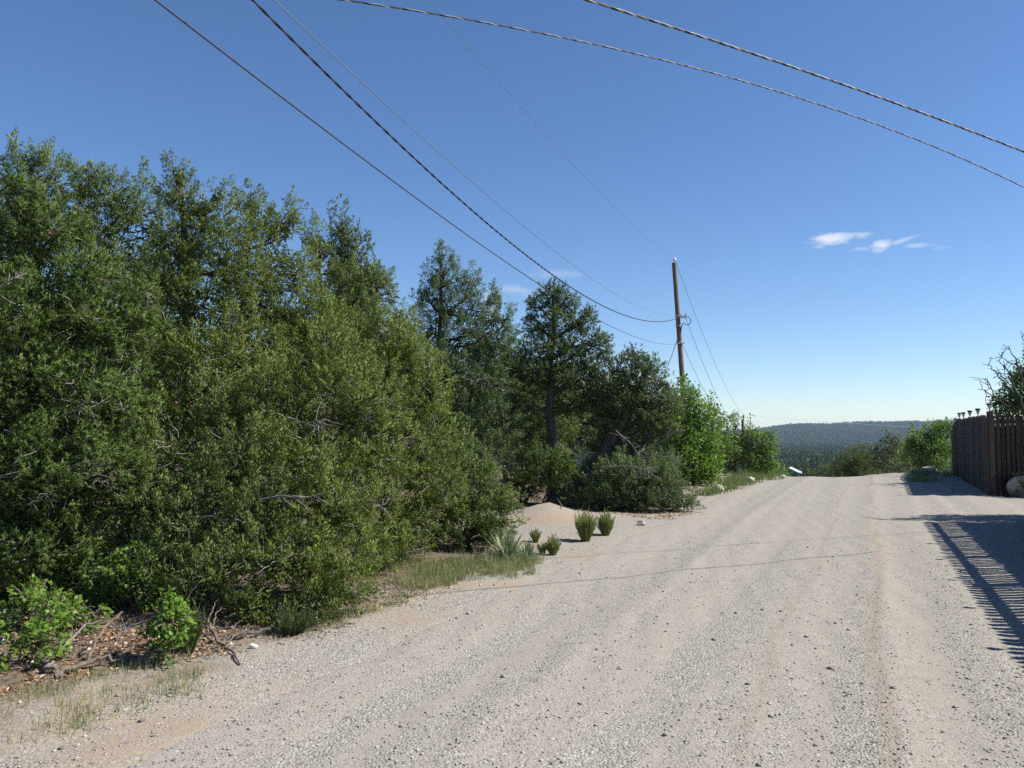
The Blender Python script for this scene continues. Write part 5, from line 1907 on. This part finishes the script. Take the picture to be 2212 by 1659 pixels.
# ------------------------------------------------------------------ bits glimpsed between the trees
def glimpses():
    x, y = P(1092, 960, 26)[0], 26
    z0 = Hz(x, y)
    root = empty('marker_post', (x, y, z0))
    tag(root, 'orange-brown post with a small white box glimpsed between the trees', 'post')
    s = np.linspace(0, 1, 8)[:, None]
    v, q = tubes([np.array([x, y, z0 - .1]) + np.array([0, 0, 2.2]) * s], [np.full(8, .09)], 10)
    link('shaft', mesh_np('shaft', v, q, smooth=True), root, [M['pole']])
    c = P(1101, 960, 25.9)
    me = box_mesh('box', .28, .18, .22, .01, base=False)
    me.materials.append(M['white_paint'])
    o = bpy.data.objects.new('box', me)
    COL.objects.link(o); o.parent = root
    o.location = Vector(c) - root.location
    x2 = P(1116, 960, 26)[0]
    v, q = tubes([np.array([x2, 26, Hz(x2, 26) - .1]) + np.array([0, 0, 3.0]) * s], [np.full(8, .03)], 8)
    o = link('standpipe', mesh_np('standpipe', v, q, smooth=True), None, [M['blue_pipe']])
    tag(o, 'thin pale pipe standing among the trees beside the white box', 'pipe')


glimpses()


# ------------------------------------------------------------------ loose stones on the road and shoulder
def pebbles():
    rng = np.random.default_rng(9)
    base = np.array([(1, 0, 0), (0, 1, 0), (-1, 0, 0), (0, -1, 0), (0, 0, 1), (0, 0, -1)], float)
    fc = np.array([(0, 1, 4), (1, 2, 4), (2, 3, 4), (3, 0, 4), (1, 0, 5), (2, 1, 5), (3, 2, 5), (0, 3, 5)])
    n = 62000
    # even over the picture: density falls with the square of distance
    yy = 1.0 / rng.uniform(1 / 12.0, 1 / 2.7, n)
    xx = rng.uniform(-.72, .66, n) * yy
    u, v = uv_of(xx, yy)
    keep = (u > -4.6) & (u < 3.4)
    # windrows of loose stone between the wheel tracks
    w = .45 + .55 * np.clip(smooth_noise(u * 2.4, v * .12, 31) * .9 + .35, 0, 1)
    for c in (-2.55, -1.2, .35, 1.75):
        w = w * (1 - .75 * np.exp(-((u - c) / .22) ** 2))
    w = np.where(u < -3.0, .6, w)
    keep &= rng.random(n) < w
    # fewer under the trees
    keep &= (u > -3.9) | (rng.random(n) < .25)
    xx, yy = xx[keep], yy[keep]
    n = len(xx)
    sz = np.exp(rng.normal(math.log(.0033), .45, n)) * (1 + yy * .05)
    big = rng.random(n) < .015
    sz = np.where(big, sz * 1.8, sz)
    sz = np.clip(sz, .002, .022)
    vv = base[None] * rng.uniform(.55, 1.25, (n, 6, 1)) + rng.normal(size=(n, 6, 3)) * .18
    a = rng.uniform(0, 6.28, n)
    ca, sa = np.cos(a)[:, None], np.sin(a)[:, None]
    vv = np.stack([vv[:, :, 0] * ca - vv[:, :, 1] * sa, vv[:, :, 0] * sa + vv[:, :, 1] * ca, vv[:, :, 2] * .62], -1)
    vv = vv * sz[:, None, None] * np.array([1.15, 1.15, 1])
    z = np.maximum(road_z(xx, yy), H(xx, yy) - .02)
    u, v = uv_of(xx, yy)
    z = np.where((u > -3.4) & (u < 3.0), road_z(xx, yy), H(xx, yy))
    vv = vv + np.stack([xx, yy, z + sz * .25], 1)[:, None]
    f = (np.arange(n)[:, None, None] * 6 + fc[None]).reshape(-1, 3)
    t = np.repeat(rng.random(n), 8)
    o = link('loose_gravel', mesh_np('loose_gravel', vv.reshape(-1, 3), f, t), None, [M['pebble']])
    tag(o, 'loose grey and tan gravel stones strewn over the road', 'gravel', kind='stuff')
    TRI[0] += len(f)


pebbles()


# ------------------------------------------------------------------ far woods (uncountable)
def proto_tree(name, nleaf, leaf, seed, h=1.0, w=.42):
    rng = np.random.default_rng(seed)
    p, d = [], []
    for j in range(7):
        t = j / 6
        c = np.array([rng.normal() * .10, rng.normal() * .10, .2 + .68 * t])
        r = w * (1.0 - .62 * t) * rng.uniform(.75, 1.1)
        n = int(nleaf / 7)
        dd = norm(rng.normal(size=(n, 3)))
        p.append(c + dd * r * np.array([1, 1, .55]) * rng.uniform(.7, 1.05, (n, 1)))
        d.append(norm(dd + rng.normal(size=(n, 3)) * .5 + np.array([0, 0, .4])))
    p, d = np.concatenate(p), np.concatenate(d)
    n = len(p)
    v, f = tri_leaves(p, d, rng.uniform(.7, 1.3, n) * leaf, rng.uniform(.5, 1, n) * leaf * .9, rng)
    tv, tq = tubes([np.array([[0, 0, -.05], [0, 0, .8]])], [[.03, .01]], 3)
    tf = np.concatenate([tq[:, [0, 1, 2]], tq[:, [0, 2, 3]]])
    me = mesh_np(name, np.concatenate([v, tv]), np.concatenate([f, tf + len(v)]), np.concatenate([np.clip(rng.normal(.45, .25, n), 0, .97), np.full(len(tf), .1)]))
    me.materials.append(M['forest'])
    return bpy.data.objects.new(name, me)


def far_woods(name, label, pts, scl, protos, seed):
    rng = np.random.default_rng(seed)
    me = bpy.data.meshes.new(name)
    n = len(pts)
    me.vertices.add(n)
    me.vertices.foreach_set("co", np.ascontiguousarray(pts, dtype=np.float32).ravel())
    a = me.attributes.new("sc", 'FLOAT', 'POINT'); a.data.foreach_set("value", scl.astype(np.float32))
    a = me.attributes.new("rot", 'FLOAT_VECTOR', 'POINT')
    a.data.foreach_set("vector", np.stack([np.zeros(n), np.zeros(n), rng.uniform(0, 6.28, n)], 1).astype(np.float32).ravel())
    a = me.attributes.new("pick", 'INT', 'POINT'); a.data.foreach_set("value", rng.integers(0, len(protos), n).astype(np.int32))
    o = bpy.data.objects.new(name, me)
    COL.objects.link(o)
    tag(o, label, 'forest', kind='stuff')
    ng = bpy.data.node_groups.new(name, 'GeometryNodeTree')
    ng.interface.new_socket("Geometry", in_out='INPUT', socket_type='NodeSocketGeometry')
    ng.interface.new_socket("Geometry", in_out='OUTPUT', socket_type='NodeSocketGeometry')
    N, Lk = ng.nodes, ng.links
    gi, go = N.new('NodeGroupInput'), N.new('NodeGroupOutput')
    iop = N.new('GeometryNodeInstanceOnPoints')
    iop.inputs['Pick Instance'].default_value = True
    g2i = N.new('GeometryNodeGeometryToInstance')
    for p in reversed(protos):
        oi = N.new('GeometryNodeObjectInfo')
        oi.inputs[0].default_value = p
        Lk.new(oi.outputs['Geometry'], g2i.inputs[0])

    def attr(nm, dt, sock):
        na = N.new('GeometryNodeInputNamedAttribute')
        na.data_type = dt
        na.inputs['Name'].default_value = nm
        Lk.new(na.outputs['Attribute'], sock)
    Lk.new(gi.outputs[0], iop.inputs['Points'])
    Lk.new(g2i.outputs[0], iop.inputs['Instance'])
    attr("pick", 'INT', iop.inputs['Instance Index'])
    attr("rot", 'FLOAT_VECTOR', iop.inputs['Rotation'])
    attr("sc", 'FLOAT', iop.inputs['Scale'])
    Lk.new(iop.outputs[0], go.inputs[0])
    md = o.modifiers.new('woods', 'NODES')
    md.node_group = ng
    return o


def build_woods():
    rng = np.random.default_rng(17)
    mid = [proto_tree('wood_tree', 420, .085, 40 + i, w=.42 + .06 * i) for i in range(4)]
    far = [proto_tree('far_wood_tree', 90, .2, 50 + i, w=.36 + .07 * i) for i in range(3)]

    def sample(r0, r1, sp, amax):
        area = amax * (r1 * r1 - r0 * r0)
        n = int(area / (sp * sp))
        r = np.sqrt(rng.uniform(r0 * r0, r1 * r1, n))
        a = rng.uniform(-amax, amax, n)
        return r * np.sin(a), r * np.cos(a)
    x, y = sample(60, 260, 4.6, 1.0)
    x2, y2 = sample(260, 900, 7.6, .72)
    x, y = np.concatenate([x, x2]), np.concatenate([y, y2])
    u, v = uv_of(x, y)
    keep = (v > 52) & ((np.abs(u) > 7) | (v > 125)) & (np.hypot(x - 102, y - 292) > 11)
    # sight line to the shed roof stays open
    keep &= ~((np.abs(x / y - .338) < .022) & (y > 180) & (y < 312))
    x, y = x[keep], y[keep]
    z = H(x, y)
    s = rng.uniform(3.6, 6.5, len(x)) * np.where(y > 240, rng.uniform(.9, 1.7, len(x)), 1)
    # keep the crest open: nothing near may rise above it
    lim = 1.6 - np.hypot(x, y) * (52 - 4) / F
    r_ = np.hypot(x, y)
    s = np.where(r_ < 160, np.minimum(s, np.maximum(1.6, lim - z + .8)), s)
    far_woods('valley_woods', 'dark juniper and pinon woods filling the valley beyond the crest', np.stack([x, y, z - .1], 1), s, mid, 1)
    x, y = sample(900, 3000, 8.5, .66)
    z = H(x, y)
    s = rng.uniform(4.0, 7.5, len(x)) * rng.choice([1, 1, 1, 1.7], len(x))
    far_woods('hill_woods', 'bluish pine woods covering the long distant ridge', np.stack([x, y, z - .2], 1), s, far, 2)


build_woods()


# ------------------------------------------------------------------ haze
def haze():
    me = box_mesh('haze', 8200, 8200, 92, 0, base=True)
    o = bpy.data.objects.new('haze', me)
    COL.objects.link(o)
    o.location = (0, 0, -52)
    m = bpy.data.materials.new('haze_air')
    m.use_nodes = True
    n, l = m.node_tree.nodes, m.node_tree.links
    n.remove(n["Principled BSDF"])
    pv = n.new('ShaderNodeVolumePrincipled')
    pv.inputs['Color'].default_value = (.60, .80, 1.0, 1)
    pv.inputs['Density'].default_value = .00012
    pv.inputs['Anisotropy'].default_value = .1
    l.new(pv.outputs[0], n['Material Output'].inputs['Volume'])
    me.materials.append(m)
    tag(o, 'thin bluish air over the whole valley', 'haze', kind='stuff')


haze()
